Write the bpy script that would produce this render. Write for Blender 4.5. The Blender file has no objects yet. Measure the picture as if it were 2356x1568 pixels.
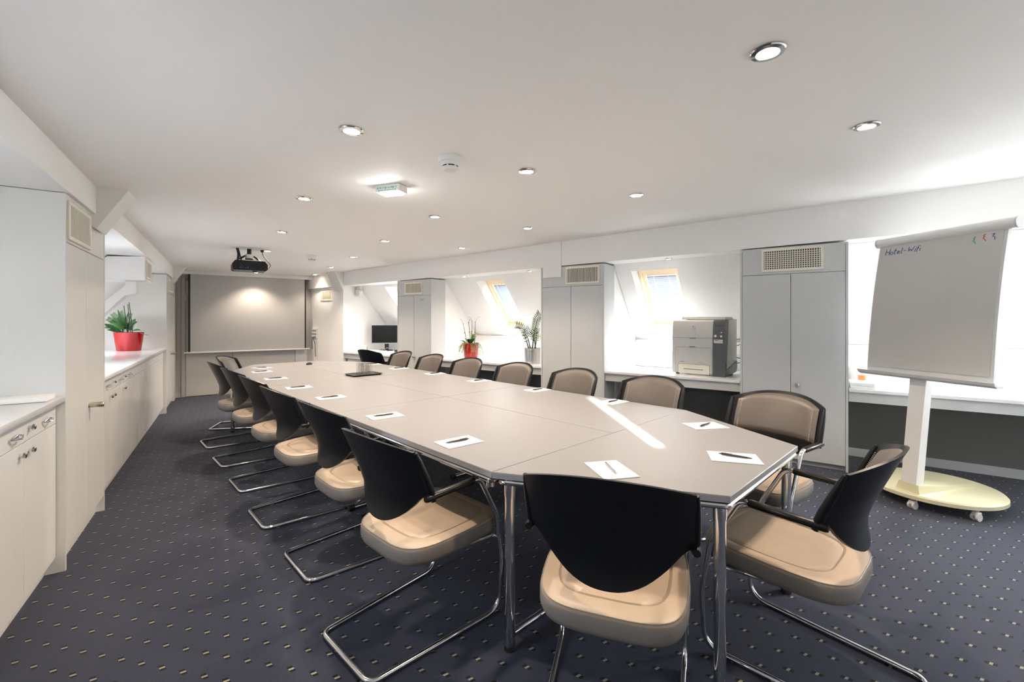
import bpy, bmesh, math, random
from mathutils import Vector, Matrix
random.seed(7)
SC = bpy.context.scene
COL = SC.collection
PI = math.pi
R = math.radians

# ------------------------------------------------------------------ frames of the room (metres)
L0, Lt, Lr = Vector((-2.437, 2.396)), Vector((-.5451, .8384)), Vector((.8384, .5451))
R0, Rs, Rn = Vector((3.009, 3.932)), Vector((-.820, .572)), Vector((.572, .820))
T0, Tu, Tv = Vector((-.085, 1.817)), Vector((-.694, .720)), Vector((.720, .694))
B0, Bq, Bn = Vector((-5.94, 7.67)), Vector((.81, .586)), Vector((-.586, .81))
ROT_R, ROT_L, ROT_B, ROT_T = math.atan2(-.572, .82), math.atan2(.8384, -.5451), math.atan2(.586, .81), math.atan2(.694, .72)

def v3(p, z): return Vector((p.x, p.y, z))
def fL(t, r, z=0.0): return v3(L0 + Lt * t + Lr * r, z)          # along the cupboard wall, out from it
def fR(s, d, z=0.0): return v3(R0 + Rs * s + Rn * d, z)          # along the niche wall, into it
def fT(u, w, z=0.0): return v3(T0 + Tu * u + Tv * w, z)          # along the table, across it
def fB(q, o, z=0.0): return v3(B0 + Bq * q - Bn * o, z)          # along the screen wall, out from it

def ceil_z(x, y):
    p = Vector((x, y)); t = (p - L0).dot(Lt); r = (p - L0).dot(Lr)
    dn = -(p - R0).dot(Rn); s = (p - R0).dot(Rs)
    w = r / max(r + dn, 1e-6)
    return (2.24 - .003 * t) * (1 - w) + (2.425 - .021 * s) * w
def beam_z(s): return 2.087 - .0105 * s

# ------------------------------------------------------------------ materials
def new_mat(name):
    m = bpy.data.materials.new(name); m.use_nodes = True
    return m, m.node_tree.nodes, m.node_tree.links, m.node_tree.nodes['Principled BSDF']
def pmat(name, col, rough=.5, metal=0.0, spec=.5, coat=0.0, trans=0.0, ior=1.45, noise=0.0, nscale=20, bump=0.0, bscale=200, stretch=None, emit=None, estr=0.0, sss=0.0):
    m, n, l, b = new_mat(name)
    b.inputs['Base Color'].default_value = (*col, 1)
    b.inputs['Roughness'].default_value = rough
    b.inputs['Metallic'].default_value = metal
    b.inputs['Specular IOR Level'].default_value = spec
    b.inputs['Coat Weight'].default_value = coat
    b.inputs['Coat Roughness'].default_value = .08
    b.inputs['Transmission Weight'].default_value = trans
    b.inputs['IOR'].default_value = ior
    if emit:
        b.inputs['Emission Color'].default_value = (*emit, 1); b.inputs['Emission Strength'].default_value = estr
    if noise or bump:
        tc = n.new('ShaderNodeTexCoord'); mp = n.new('ShaderNodeMapping')
        l.new(tc.outputs['Object'], mp.inputs['Vector'])
        if stretch: mp.inputs['Scale'].default_value = stretch
    if noise:
        t = n.new('ShaderNodeTexNoise'); t.inputs['Scale'].default_value = nscale; t.inputs['Detail'].default_value = 4
        l.new(mp.outputs['Vector'], t.inputs['Vector'])
        r = n.new('ShaderNodeMapRange'); r.inputs['To Min'].default_value = 1 - noise; r.inputs['To Max'].default_value = 1 + noise
        l.new(t.outputs['Fac'], r.inputs['Value'])
        mx = n.new('ShaderNodeVectorMath'); mx.operation = 'SCALE'; mx.inputs[0].default_value = col
        l.new(r.outputs['Result'], mx.inputs['Scale']); l.new(mx.outputs['Vector'], b.inputs['Base Color'])
    if bump:
        t2 = n.new('ShaderNodeTexNoise'); t2.inputs['Scale'].default_value = bscale; t2.inputs['Detail'].default_value = 3
        l.new(mp.outputs['Vector'], t2.inputs['Vector'])
        bp = n.new('ShaderNodeBump'); bp.inputs['Strength'].default_value = bump; bp.inputs['Distance'].default_value = .002
        l.new(t2.outputs['Fac'], bp.inputs['Height']); l.new(bp.outputs['Normal'], b.inputs['Normal'])
    return m

def carpet_mat():
    m, n, l, b = new_mat('carpet')
    g = n.new('ShaderNodeNewGeometry')
    def dot(vec):
        d = n.new('ShaderNodeVectorMath'); d.operation = 'DOT_PRODUCT'; d.inputs[1].default_value = vec
        l.new(g.outputs['Position'], d.inputs[0]); return d.outputs['Value']
    def mt(op, a, c=None):
        k = n.new('ShaderNodeMath'); k.operation = op
        for i, x in enumerate((a, c)):
            if x is None: continue
            if isinstance(x, (int, float)): k.inputs[i].default_value = x
            else: l.new(x, k.inputs[i])
        return k.outputs[0]
    CELL = .142
    a = mt('DIVIDE', dot((Lr.x, Lr.y, 0)), CELL); c = mt('DIVIDE', dot((Lt.x, Lt.y, 0)), CELL)
    darks, lights = [], []
    for off in (0.0, .5):
        fa = mt('MULTIPLY', mt('SUBTRACT', mt('FRACT', mt('ADD', a, off + 100)), .5), CELL)
        fc = mt('MULTIPLY', mt('SUBTRACT', mt('FRACT', mt('ADD', c, off + 100)), .5), CELL)
        fa = mt('ABSOLUTE', mt('ADD', fa, mt('MULTIPLY', fc, .35))); fc = mt('ABSOLUTE', fc)
        ia = mt('LESS_THAN', fa, .0095)
        darks.append(mt('MULTIPLY', ia, mt('LESS_THAN', fc, .0172)))
        lights.append(mt('MULTIPLY', ia, mt('LESS_THAN', fc, .0048)))
    dark = mt('MAXIMUM', *darks); light = mt('MAXIMUM', *lights)
    ns = n.new('ShaderNodeTexNoise'); ns.inputs['Scale'].default_value = 420; ns.inputs['Detail'].default_value = 2
    l.new(g.outputs['Position'], ns.inputs['Vector'])
    big = n.new('ShaderNodeTexNoise'); big.inputs['Scale'].default_value = 3
    l.new(g.outputs['Position'], big.inputs['Vector'])
    rib = mt('SINE', mt('MULTIPLY', dot((Lr.x, Lr.y, 0)), 2 * PI / .006))
    f = mt('ADD', mt('ADD', mt('MULTIPLY', ns.outputs['Fac'], .5), .62), mt('ADD', mt('MULTIPLY', rib, .10), mt('MULTIPLY', big.outputs['Fac'], .25)))
    base = n.new('ShaderNodeVectorMath'); base.operation = 'SCALE'; base.inputs[0].default_value = (.0285, .034, .057)
    l.new(f, base.inputs['Scale'])
    def mix(fac, A, B):
        x = n.new('ShaderNodeMix'); x.data_type = 'RGBA'; l.new(fac, x.inputs['Factor'])
        if isinstance(A, tuple): x.inputs['A'].default_value = A
        else: l.new(A, x.inputs['A'])
        x.inputs['B'].default_value = B; return x.outputs['Result']
    c1 = mix(dark, base.outputs['Vector'], (.003, .003, .004, 1))
    c2 = mix(light, c1, (.27, .265, .20, 1))
    l.new(c2, b.inputs['Base Color'])
    b.inputs['Roughness'].default_value = .95; b.inputs['Specular IOR Level'].default_value = .15
    b.inputs['Sheen Weight'].default_value = .15
    bp = n.new('ShaderNodeBump'); bp.inputs['Strength'].default_value = .35; bp.inputs['Distance'].default_value = .002
    l.new(mt('ADD', ns.outputs['Fac'], mt('MULTIPLY', rib, .4)), bp.inputs['Height']); l.new(bp.outputs['Normal'], b.inputs['Normal'])
    return m

def leaf_mat(name, col):
    m = pmat(name, col, .4, noise=.25, nscale=30)
    return m

def clear_mat(name, tint=(1, 1, 1), gloss=.06, fres=True):
    m, n, l, b = new_mat(name); n.remove(b)
    tr = n.new('ShaderNodeBsdfTransparent'); tr.inputs['Color'].default_value = (*tint, 1)
    gl = n.new('ShaderNodeBsdfGlossy'); gl.inputs['Roughness'].default_value = .03
    mx = n.new('ShaderNodeMixShader'); l.new(tr.outputs[0], mx.inputs[1]); l.new(gl.outputs[0], mx.inputs[2])
    if fres:
        lw = n.new('ShaderNodeLayerWeight'); lw.inputs['Blend'].default_value = gloss; l.new(lw.outputs['Facing'], mx.inputs['Fac'])
    else: mx.inputs['Fac'].default_value = gloss
    l.new(mx.outputs[0], n['Material Output'].inputs['Surface'])
    return m

def translucent_mat(name, col, mixf=.5, tcol=None):
    m, n, l, b = new_mat(name)
    b.inputs['Base Color'].default_value = (*col, 1); b.inputs['Roughness'].default_value = .5
    tr = n.new('ShaderNodeBsdfTranslucent'); tr.inputs['Color'].default_value = (*(tcol or col), 1)
    mx = n.new('ShaderNodeMixShader'); mx.inputs['Fac'].default_value = mixf
    l.new(b.outputs[0], mx.inputs[1]); l.new(tr.outputs[0], mx.inputs[2])
    l.new(mx.outputs[0], n['Material Output'].inputs['Surface'])
    return m

M = dict(
    paint=pmat('white_paint', (.84, .83, .815), .7, bump=.08, bscale=120),
    ceiling=pmat('ceiling_paint', (.88, .86, .84), .75, bump=.06, bscale=90),
    laminate=pmat('white_laminate', (.555, .565, .565), .38, spec=.5, noise=.06, nscale=60, stretch=(6, 6, .12)),
    lamgloss=pmat('glossy_laminate', (.76, .755, .73), .24, spec=.5, noise=.05, nscale=60, stretch=(6, 6, .12)),
    edge=pmat('laminate_edge', (.70, .70, .68), .4),
    worktop=pmat('worktop', (.76, .76, .77), .18, noise=.02, nscale=80),
    table=pmat('table_laminate', (.206, .203, .206), .36, noise=.03, nscale=120, bump=.02, bscale=600),
    tableedge=pmat('table_edge', (.34, .34, .35), .4),
    chrome=pmat('chrome', (.74, .75, .77), .11, 1.0),
    steel=pmat('brushed_steel', (.62, .62, .62), .30, 1.0, noise=.12, nscale=40, stretch=(30, 30, .1)),
    black=pmat('black_plastic', (.007, .008, .010), .36, spec=.3),
    blackmatt=pmat('black_matt', (.015, .015, .016), .55),
    armblack=pmat('arm_black', (.012, .011, .010), .28, spec=.35),
    leather=pmat('taupe_leather', (.104, .087, .075), .42, noise=.10, nscale=14, bump=.25, bscale=90),
    seatlit=pmat('seat_leather_lit', (.40, .31, .23), .38, noise=.10, nscale=10, bump=.5, bscale=16),  # taupe leather with the warm downlight on the seat top put into its colour
    seatshade=pmat('seat_leather_shaded', (.23, .205, .185), .45, noise=.08, nscale=14, bump=.2, bscale=70),  # same leather, with the shade on the cushion sides put into its colour
    stitch=pmat('stitching', (.62, .55, .48), .7),
    carpet=carpet_mat(),
    vent=pmat('vent_cream', (.78, .75, .64), .45),
    dark=pmat('dark_interior', (.015, .015, .015), .8),
    darkduct=pmat('duct_shade', (.06, .06, .055), .8),
    brass=pmat('knob_metal', (.60, .54, .42), .28, 1.0),
    screen=pmat('screen_fabric', (.47, .465, .46), .85, noise=.01, nscale=200),
    bwall=pmat('grey_panel', (.50, .48, .455), .5, noise=.04, nscale=60, stretch=(6, 6, .12)),
    door=pmat('door_panel', (.60, .575, .545), .5, noise=.04, nscale=60, stretch=(6, 6, .12)),
    skirt=pmat('skirting', (.555, .565, .565), .45),
    underdesk=pmat('under_desk_wall', (.165, .162, .152), .8),  # darker than the white walls above the desks
    pine=pmat('pine_frame', (.80, .63, .42), .4, noise=.12, nscale=8, stretch=(8, 8, 1)),
    blind=translucent_mat('blind_slat', (.29, .31, .355), .35, (.03, .033, .04)),
    paper=pmat('white_paper', (.66, .64, .65), .8),
    ink=pmat('grey_print', (.42, .44, .55), .8),
    penblack=pmat('pen_black', (.02, .018, .017), .3),
    silver=pmat('silver_pen', (.66, .67, .70), .2, 1.0),
    cream=pmat('cream_plastic', (.66, .63, .43), .35, coat=.2),
    white=pmat('white_plastic', (.78, .78, .76), .4),
    flipgrey=pmat('flipchart_grey', (.66, .67, .66), .45),
    flippaper=pmat('flipchart_paper', (.56, .545, .52), .85, noise=.03, nscale=18, stretch=(1, 1, 14)),
    inkblue=pmat('blue_marker', (.05, .09, .30), .6), inkred=pmat('red_marker', (.60, .07, .05), .6), inkgreen=pmat('green_marker', (.05, .38, .28), .6),
    red=pmat('red_glaze', (.38, .007, .011), .12, coat=.5),
    soil=pmat('soil', (.03, .022, .015), .9, bump=.6, bscale=60),
    leaf=leaf_mat('leaf_green', (.045, .13, .03)), leafdark=leaf_mat('leaf_dark', (.018, .060, .022)), leaflight=leaf_mat('leaf_light', (.20, .34, .10)),
    vine=leaf_mat('vine_yellow', (.26, .27, .05)), stalk=pmat('stalk', (.16, .13, .08), .6), zz=leaf_mat('zamia_leaf', (.06, .10, .04)),
    printer=pmat('printer_grey', (.50, .50, .48), .42), printerdark=pmat('printer_dark', (.075, .082, .088), .4), printercream=pmat('printer_cream', (.70, .66, .54), .45),
    seam=pmat('seam_line', (.20, .20, .20), .6),
    lcd=pmat('lcd', (.05, .035, .03), .2), screenblack=pmat('monitor_black', (.006, .008, .008), .15),
    orange=pmat('orange_label', (.85, .22, .08), .4), clearwhite=pmat('frosted_plastic', (.85, .85, .84), .3, trans=.3),
    glass=clear_mat('window_glass', (.97, .98, .98), .05, False), tumbler=clear_mat('tumbler_glass', (.995, 1, 1), .22),
    lamp=pmat('lamp_glow', (1, .9, .8), .4, emit=(1, .86, .68), estr=14),
    lampcool=pmat('emergency_glow', (1, 1, 1), .4, emit=(.93, 1, .97), estr=18),
    gusset=pmat('boxed_truss_paint', (.78, .77, .74), .65),
)

# ------------------------------------------------------------------ mesh building
def fillet(pts, rad, n=6):
    pts = [Vector(p) for p in pts]; out = [pts[0]]
    for i in range(1, len(pts) - 1):
        r = rad[i] if isinstance(rad, (list, tuple)) else rad
        a, b, c = pts[i - 1], pts[i], pts[i + 1]
        d1, d2 = (a - b), (c - b); l1, l2 = d1.length, d2.length; d1.normalize(); d2.normalize()
        ang = d1.angle(d2); k = min(r / max(math.tan(ang / 2), 1e-4), l1 * .48, l2 * .48)
        p, q = b + d1 * k, b + d2 * k
        for j in range(n + 1):
            t = j / n; out.append(p * (1 - t) ** 2 + b * 2 * t * (1 - t) + q * t * t)
    out.append(pts[-1]); return out

class MB:
    def __init__(s): s.bm = bmesh.new()
    def verts(s, pts): return [s.bm.verts.new(p) for p in pts]
    def face(s, pts): return s.bm.faces.new(s.verts(pts))
    def hexa(s, p):      # 8 points: bottom ring 0-3, top ring 4-7
        v = s.verts(p)
        for f in ((0, 3, 2, 1), (4, 5, 6, 7), (0, 1, 5, 4), (1, 2, 6, 5), (2, 3, 7, 6), (3, 0, 4, 7)): s.bm.faces.new([v[i] for i in f])
        return v
    def box(s, x0, x1, y0, y1, z0, z1, bev=0.0, seg=2):
        n0 = set(s.bm.edges)
        s.hexa([(x0, y0, z0), (x1, y0, z0), (x1, y1, z0), (x0, y1, z0), (x0, y0, z1), (x1, y0, z1), (x1, y1, z1), (x0, y1, z1)])
        if bev:
            es = [e for e in s.bm.edges if e not in n0]
            bmesh.ops.bevel(s.bm, geom=es, offset=bev, segments=seg, affect='EDGES', profile=.5)
        return s
    def prism(s, poly, fn, a, b):   # poly in 2D, fn(p, q, w) -> 3D
        n = len(poly)
        va = s.verts([fn(p[0], p[1], a) for p in poly]); vb = s.verts([fn(p[0], p[1], b) for p in poly])
        s.bm.faces.new(va); s.bm.faces.new(vb[::-1])
        for i in range(n): s.bm.faces.new([va[i], vb[i], vb[(i + 1) % n], va[(i + 1) % n]])
        return s
    def tube(s, pts, r, seg=10, closed=False, caps=True):
        pts = [Vector(p) for p in pts]; n = len(pts); rings = []
        T = []
        for i in range(n):
            a = pts[i - 1] if (i > 0 or closed) else pts[i]; b = pts[(i + 1) % n] if (i < n - 1 or closed) else pts[i]
            T.append((b - a).normalized())
        up = Vector((0, 0, 1)) if abs(T[0].z) < .9 else Vector((1, 0, 0))
        N = (up - T[0] * up.dot(T[0])).normalized()
        for i in range(n):
            N = (N - T[i] * N.dot(T[i])); N.normalize(); Bv = T[i].cross(N)
            rr = r[i] if isinstance(r, (list, tuple)) else r
            rings.append(s.verts([pts[i] + (N * math.cos(2 * PI * k / seg) + Bv * math.sin(2 * PI * k / seg)) * rr for k in range(seg)]))
        for i in range(n if closed else n - 1):
            A, Bq_ = rings[i], rings[(i + 1) % n]
            for k in range(seg): s.bm.faces.new([A[k], A[(k + 1) % seg], Bq_[(k + 1) % seg], Bq_[k]])
        if caps and not closed: s.bm.faces.new(rings[0][::-1]); s.bm.faces.new(rings[-1])
        return s
    def cyl(s, p0, p1, r, seg=16): return s.tube([p0, p1], r, seg)
    def lathe(s, prof, seg=24, c=(0, 0, 0), sx=1.0, sy=1.0, close=True):
        rings = [s.verts([(c[0] + p[0] * math.cos(2 * PI * k / seg) * sx, c[1] + p[0] * math.sin(2 * PI * k / seg) * sy, c[2] + p[1]) for k in range(seg)]) for p in prof]
        for A, Bq_ in zip(rings, rings[1:]):
            for k in range(seg): s.bm.faces.new([A[k], A[(k + 1) % seg], Bq_[(k + 1) % seg], Bq_[k]])
        if close: s.bm.faces.new(rings[0][::-1]); s.bm.faces.new(rings[-1])
        return s
    def rings(s, rr, cap0=True, cap1=True):
        V = [s.verts(r) for r in rr]; n = len(rr[0])
        for A, Bq_ in zip(V, V[1:]):
            for k in range(n): s.bm.faces.new([A[k], A[(k + 1) % n], Bq_[(k + 1) % n], Bq_[k]])
        if cap0: s.bm.faces.new(V[0][::-1])
        if cap1: s.bm.faces.new(V[-1])
        return s
    def leaf(s, base, tip, width, normal=(0, 0, 1), n=5, bend=.0, thick=.0012):
        base, tip = Vector(base), Vector(tip); d = tip - base; L = d.length; d.normalize()
        side = d.cross(Vector(normal));
        if side.length < 1e-3: side = d.cross(Vector((1, 0, 0)))
        side.normalize(); nn = side.cross(d).normalized()
        top, bot = [], []
        for i in range(n + 1):
            t = i / n; w = width * (math.sin(PI * min(max(t * .92 + .06, 0), 1))) ** .8 * .5
            c = base + d * (L * t) - nn * (bend * L * (2 * t - 1) ** 2 - bend * L)
            fold = nn * (w * .25)
            top.append((c - side * w + fold, c, c + side * w + fold)); bot.append(tuple(q - nn * thick for q in top[-1]))
        def strip(rows, flip):
            V = [s.verts(r) for r in rows]
            for A, Bq_ in zip(V, V[1:]):
                for k in range(2):
                    f = [A[k], A[k + 1], Bq_[k + 1], Bq_[k]]; s.bm.faces.new(f[::-1] if flip else f)
            return V
        VA = strip(top, False); VB = strip(bot, True)
        for i in range(n):
            s.bm.faces.new([VA[i][0], VA[i + 1][0], VB[i + 1][0], VB[i][0]]); s.bm.faces.new([VA[i][2], VB[i][2], VB[i + 1][2], VA[i + 1][2]])
        return s
    def build(s, name, mat, parent=None, loc=None, rot=0.0, smooth=35, recalc=True):
        if recalc: bmesh.ops.recalc_face_normals(s.bm, faces=s.bm.faces[:])
        me = bpy.data.meshes.new(name); s.bm.to_mesh(me); s.bm.free()
        mats = mat if isinstance(mat, (list, tuple)) else [mat]
        for m in mats: me.materials.append(m)
        if smooth:
            me.polygons.foreach_set('use_smooth', [True] * len(me.polygons)); me.set_sharp_from_angle(angle=R(smooth))
        o = bpy.data.objects.new(name, me); COL.objects.link(o)
        if parent: o.parent = parent
        if loc is not None: o.location = loc
        if rot: o.rotation_euler = (0, 0, rot)
        return o

def tag(o, label=None, cat=None, group=None, kind=None):
    if label: o['label'] = label
    if cat: o['category'] = cat
    if group: o['group'] = group
    if kind: o['kind'] = kind
    return o
def thing(name, label, cat, loc=(0, 0, 0), rot=0.0, group=None):
    o = bpy.data.objects.new(name, None); o.empty_display_size = .1; COL.objects.link(o)
    o.location = loc; o.rotation_euler = (0, 0, rot)
    return tag(o, label, cat, group)
def struct(o): o['kind'] = 'structure'; return o
def copy_tree(o, parent=None):
    c = o.copy(); COL.objects.link(c)
    if parent is not None: c.parent = parent
    for ch in list(o.children): copy_tree(ch, c)
    return c

# ------------------------------------------------------------------ room shell
b = MB(); fl = [fL(-4.6, -1.5), fR(-4.8, 1.5), fR(9.6, 1.5), fB(-.6, -.3), fL(6.9, -1.5)]
b.prism([(p.x, p.y) for p in fl], lambda x, y, w: (x, y, w), -.06, 0.0)
struct(b.build('floor', M['carpet'], smooth=0))

N = 10
rows = []
for i in range(N + 1):
    a, c = fL(-4.3 + (6.75 + 4.3) * i / N, -.02), fR(-4.5 + 13.7 * i / N, .02)
    rows.append([a.lerp(c, j / N) for j in range(N + 1)])
b = MB()
low = [b.verts([(p.x, p.y, ceil_z(p.x, p.y)) for p in r]) for r in rows]; up = [b.verts([(p.x, p.y, 2.62) for p in r]) for r in rows]
for i in range(N):
    for j in range(N):
        b.bm.faces.new([low[i][j], low[i][j + 1], low[i + 1][j + 1], low[i + 1][j]]); b.bm.faces.new([up[i][j], up[i + 1][j], up[i + 1][j + 1], up[i][j + 1]])
for i in range(N):
    for (x, y, k) in ((0, 0, 1), (N, N, 1)):
        b.bm.faces.new([low[i][x], low[i + 1][x], up[i + 1][x], up[i][x]])
        b.bm.faces.new([low[x][i], low[x][i + 1], up[x][i + 1], up[x][i]])
struct(b.build('ceiling', M['ceiling'], smooth=60))

# end walls
SLIT = 2.92      # slit added in the unseen wall behind the camera to pass the streak light
b = MB(); b.prism([(fB(-.5, 0).x, fB(-.5, 0).y), (fB(3.4, 0).x, fB(3.4, 0).y), (fB(3.4, -.12).x, fB(3.4, -.12).y), (fB(-.5, -.12).x, fB(-.5, -.12).y)], lambda x, y, w: (x, y, w), 0, 2.6)
struct(b.build('wall_back', M['bwall'], smooth=0))
p0, p1 = fL(-3.75, -1.6), fR(-4.25, 1.6); dd = (p1 - p0).normalized(); nn = Vector((dd.y, -dd.x, 0)) * .06
LW_ = (p1 - p0).length
b = MB()
def wseg(a, c, z0, z1):
    q = [p0 + dd * a, p0 + dd * c, p0 + dd * c + nn, p0 + dd * a + nn]; b.hexa([(x.x, x.y, z0) for x in q] + [(x.x, x.y, z1) for x in q])
SLA, SLB = SLIT - .036, SLIT + .036
wseg(0, SLA, 0, 2.6); wseg(SLB, LW_, 0, 2.6); wseg(SLA, SLB, 0, 1.465); wseg(SLA, SLB, 1.74, 2.6)
struct(b.build('wall_front', M['paint'], smooth=0))
def pr_R(d, z, s): return fR(s, d, z)
def pr_L(d, z, t): return fL(t, -d, z)
SL0, SLZ, SLM = .30, 2.05, 1.136      # roof slope: starts at depth .30, height 2.05, falls 1.136 per metre
def slope_z(d): return SLZ - SLM * (d - SL0)
NRM = Vector((1.136, 1.0)).normalized()
# beams along both long sides (the boxed purlins under the ceiling)
b = MB(); s0, s1 = 9.1, -4.4
b.hexa([fR(s0, 0, beam_z(s0)), fR(s1, 0, beam_z(s1)), fR(s1, .32, beam_z(s1)), fR(s0, .32, beam_z(s0)), fR(s0, 0, 2.6), fR(s1, 0, 2.6), fR(s1, .32, 2.6), fR(s0, .32, 2.6)])
struct(b.build('trim_1', M['paint'], smooth=0))
b = MB(); t0, t1 = -4.2, 6.6
b.hexa([fL(t0, .02, 2.085), fL(t1, .02, 2.03), fL(t1, -.32, 2.03), fL(t0, -.32, 2.085), fL(t0, .02, 2.6), fL(t1, .02, 2.6), fL(t1, -.32, 2.6), fL(t0, -.32, 2.6)])
struct(b.build('trim_2', M['paint'], smooth=0))
# boxed truss brackets
def bracket(n, fn, a, c, z0, out, ztop):
    b = MB(); b.prism([(.004, z0), (.004, ztop), (-out, ztop), (-.02, z0 - .02)], fn, a, c); struct(b.build('trim_%d' % n, M['gusset'], smooth=0))
bracket(3, pr_L, .56, .83, 1.985, .205, 2.28)
bracket(4, pr_L, 5.45, 5.7, 1.98, .20, 2.26)
b = MB(); b.prism([(.003, 1.915), (.003, 2.42), (-.016, 2.42), (-.012, 1.915)], pr_R, 2.90, 3.17); struct(b.build('trim_5', M['paint'], smooth=0))
bracket(6, pr_R, 7.52, 7.80, 1.95, .22, 2.34)
# wall stretch between the screen corner and the computer niche
b = MB(); b.prism([(fR(s_, d_).x, fR(s_, d_).y) for s_, d_ in ((9.3, .06), (7.89, .06), (7.89, -.001), (7.53, -.001), (7.53, 1.4), (9.3, 1.4))], lambda x, y, w: (x, y, w), 0, 2.55)
struct(b.build('wall_right', M['paint'], smooth=0))
b = MB(); b.prism([(fL(6.03, -.01).x, fL(6.03, -.01).y), (fL(6.75, -.01).x, fL(6.75, -.01).y), (fL(6.75, -1.4).x, fL(6.75, -1.4).y), (fL(6.03, -1.4).x, fL(6.03, -1.4).y)], lambda x, y, w: (x, y, w), 0, 2.55)
struct(b.build('wall_left', M['bwall'], smooth=0))

WIN = []
def niche(tagname, fn, a, c, win, partner, paint='paint', under=True, light=0.0, lcol=(1, 1, 1), n=1, dtop=.37):
    """One roof niche between positions a and c along the wall: sloping roof with a window recess, knee wall, ledge."""
    lo, hi = min(a, c), max(a, c)
    b = MB()
    K0, K1 = .916, 1.108
    b.prism([(K0, 0), (K0, .955), (K1, 1.095), (1.4, 1.095), (1.4, 0)], fn, lo, hi)
    struct(b.build('wall_%s_knee' % tagname, M[paint], smooth=0))
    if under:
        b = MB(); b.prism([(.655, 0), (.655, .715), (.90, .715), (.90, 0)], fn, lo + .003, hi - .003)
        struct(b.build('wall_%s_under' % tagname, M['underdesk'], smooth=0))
        b = MB(); b.prism([(.641, 0), (.641, .075), (.644, .08), (.6545, .08), (.6545, 0)], fn, lo + .003, hi - .003)
        struct(b.build('baseboard_%s' % tagname, M['skirt'], smooth=0))
    # slope: inner face with an opening, outer face .10 further out
    w0, w1 = win; d0, d1 = dtop, 1.108
    def P(d, s, off=0.0):
        q = Vector((d, slope_z(d))) + NRM * off; return fn(q.x, q.y, s)
    b = MB()
    def panel(sa, sb, da, db):
        b.hexa([P(da, sa), P(da, sb), P(db, sb), P(db, sa), P(da, sa, .24), P(da, sb, .24), P(db, sb, .24), P(db, sa, .24)])
    if sb_ok(lo, w0): panel(lo, w0, SL0 - .03, 1.2)
    if sb_ok(w1, hi): panel(w1, hi, SL0 - .03, 1.2)
    # strips above and below the window with the splayed head and sill of the recess
    OFF = .20
    A = [(SL0 - .03, 0), (d0, 0)]
    top_in = Vector((d0, slope_z(d0))); top_out = Vector((d0 + .23, slope_z(d0 + .23) + .302))
    bot_in = Vector((1.126, slope_z(1.126))); bot_out = Vector((1.245, slope_z(1.245) + .302))
    e0 = Vector((SL0 - .03, slope_z(SL0 - .03)))
    b.prism([tuple(e0), tuple(top_in), tuple(top_out), tuple(top_out + NRM * .06), tuple(e0 + NRM * .24)], fn, w0, w1)
    b.prism([tuple(bot_in), (1.30, 1.0), tuple(bot_out + NRM * .06 + Vector((.06, -.05))), tuple(bot_out)], fn, w0, w1)
    struct(b.build('wall_%s_slope' % tagname, M[paint], smooth=0))
    # window frame, at the back of the recess
    dn = Vector((1.0, -1.136)).normalized()
    L = (bot_out - top_out).length; m0, m1 = w0 + .002, w1 - .002
    def Q(x, y, off):  # x along wall, y down the slope
        q = top_out + dn * y + NRM * off; return fn(q.x, q.y, x)
    def bar(b, x0, x1, y0, y1, o0, o1):
        b.hexa([Q(x0, y0, o0), Q(x1, y0, o0), Q(x1, y1, o0), Q(x0, y1, o0), Q(x0, y0, o1), Q(x1, y0, o1), Q(x1, y1, o1), Q(x0, y1, o1)])
    root = bpy.data.objects.new('window_%d' % n, None); COL.objects.link(root); root['kind'] = 'structure'
    b = MB()
    for (x0, x1, y0, y1) in ((m0, m0 + .045, 0, L), (m1 - .045, m1, 0, L), (m0 + .045, m1 - .045, 0, .05), (m0 + .045, m1 - .045, L - .05, L)): bar(b, x0, x1, y0, y1, -.012, .05)
    b.build('window_frame', M['pine'], root, smooth=0)
    b = MB()
    for (x0, x1, y0, y1) in ((m0 + .045, m0 + .085, .05, L - .05), (m1 - .085, m1 - .045, .05, L - .05), (m0 + .085, m1 - .085, .05, .10), (m0 + .085, m1 - .085, L - .10, L - .05)): bar(b, x0, x1, y0, y1, .008, .045)
    b.build('window_sash', M['pine'], root, smooth=0)
    b = MB(); bar(b, m0 + .085, m1 - .085, .10, L - .10, .034, .038)
    b.build('window_pane', M['glass'], root, smooth=0)
    # daylight: a lamp filling the opening just outside the pane
    if light:
        c_ = Q((m0 + m1) / 2, L / 2, .075)
        ld = bpy.data.lights.new('daylight', 'AREA'); ld.shape = 'RECTANGLE'; ld.size = m1 - m0 - .10; ld.size_y = L - .10; ld.energy = light; ld.color = lcol
        lo_ = bpy.data.objects.new('daylight', ld); COL.objects.link(lo_)
        zax = (Q(m0, 0, 1) - Q(m0, 0, 0)).normalized(); xax = (Q(m1, 0, 0) - Q(m0, 0, 0)).normalized(); yax = zax.cross(xax)
        lo_.matrix_world = Matrix(((xax.x, yax.x, zax.x, c_.x), (xax.y, yax.y, zax.y, c_.y), (xax.z, yax.z, zax.z, c_.z), (0, 0, 0, 1)))
    return Q, m0, m1, L
def sb_ok(a, c): return c - a > .01

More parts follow.
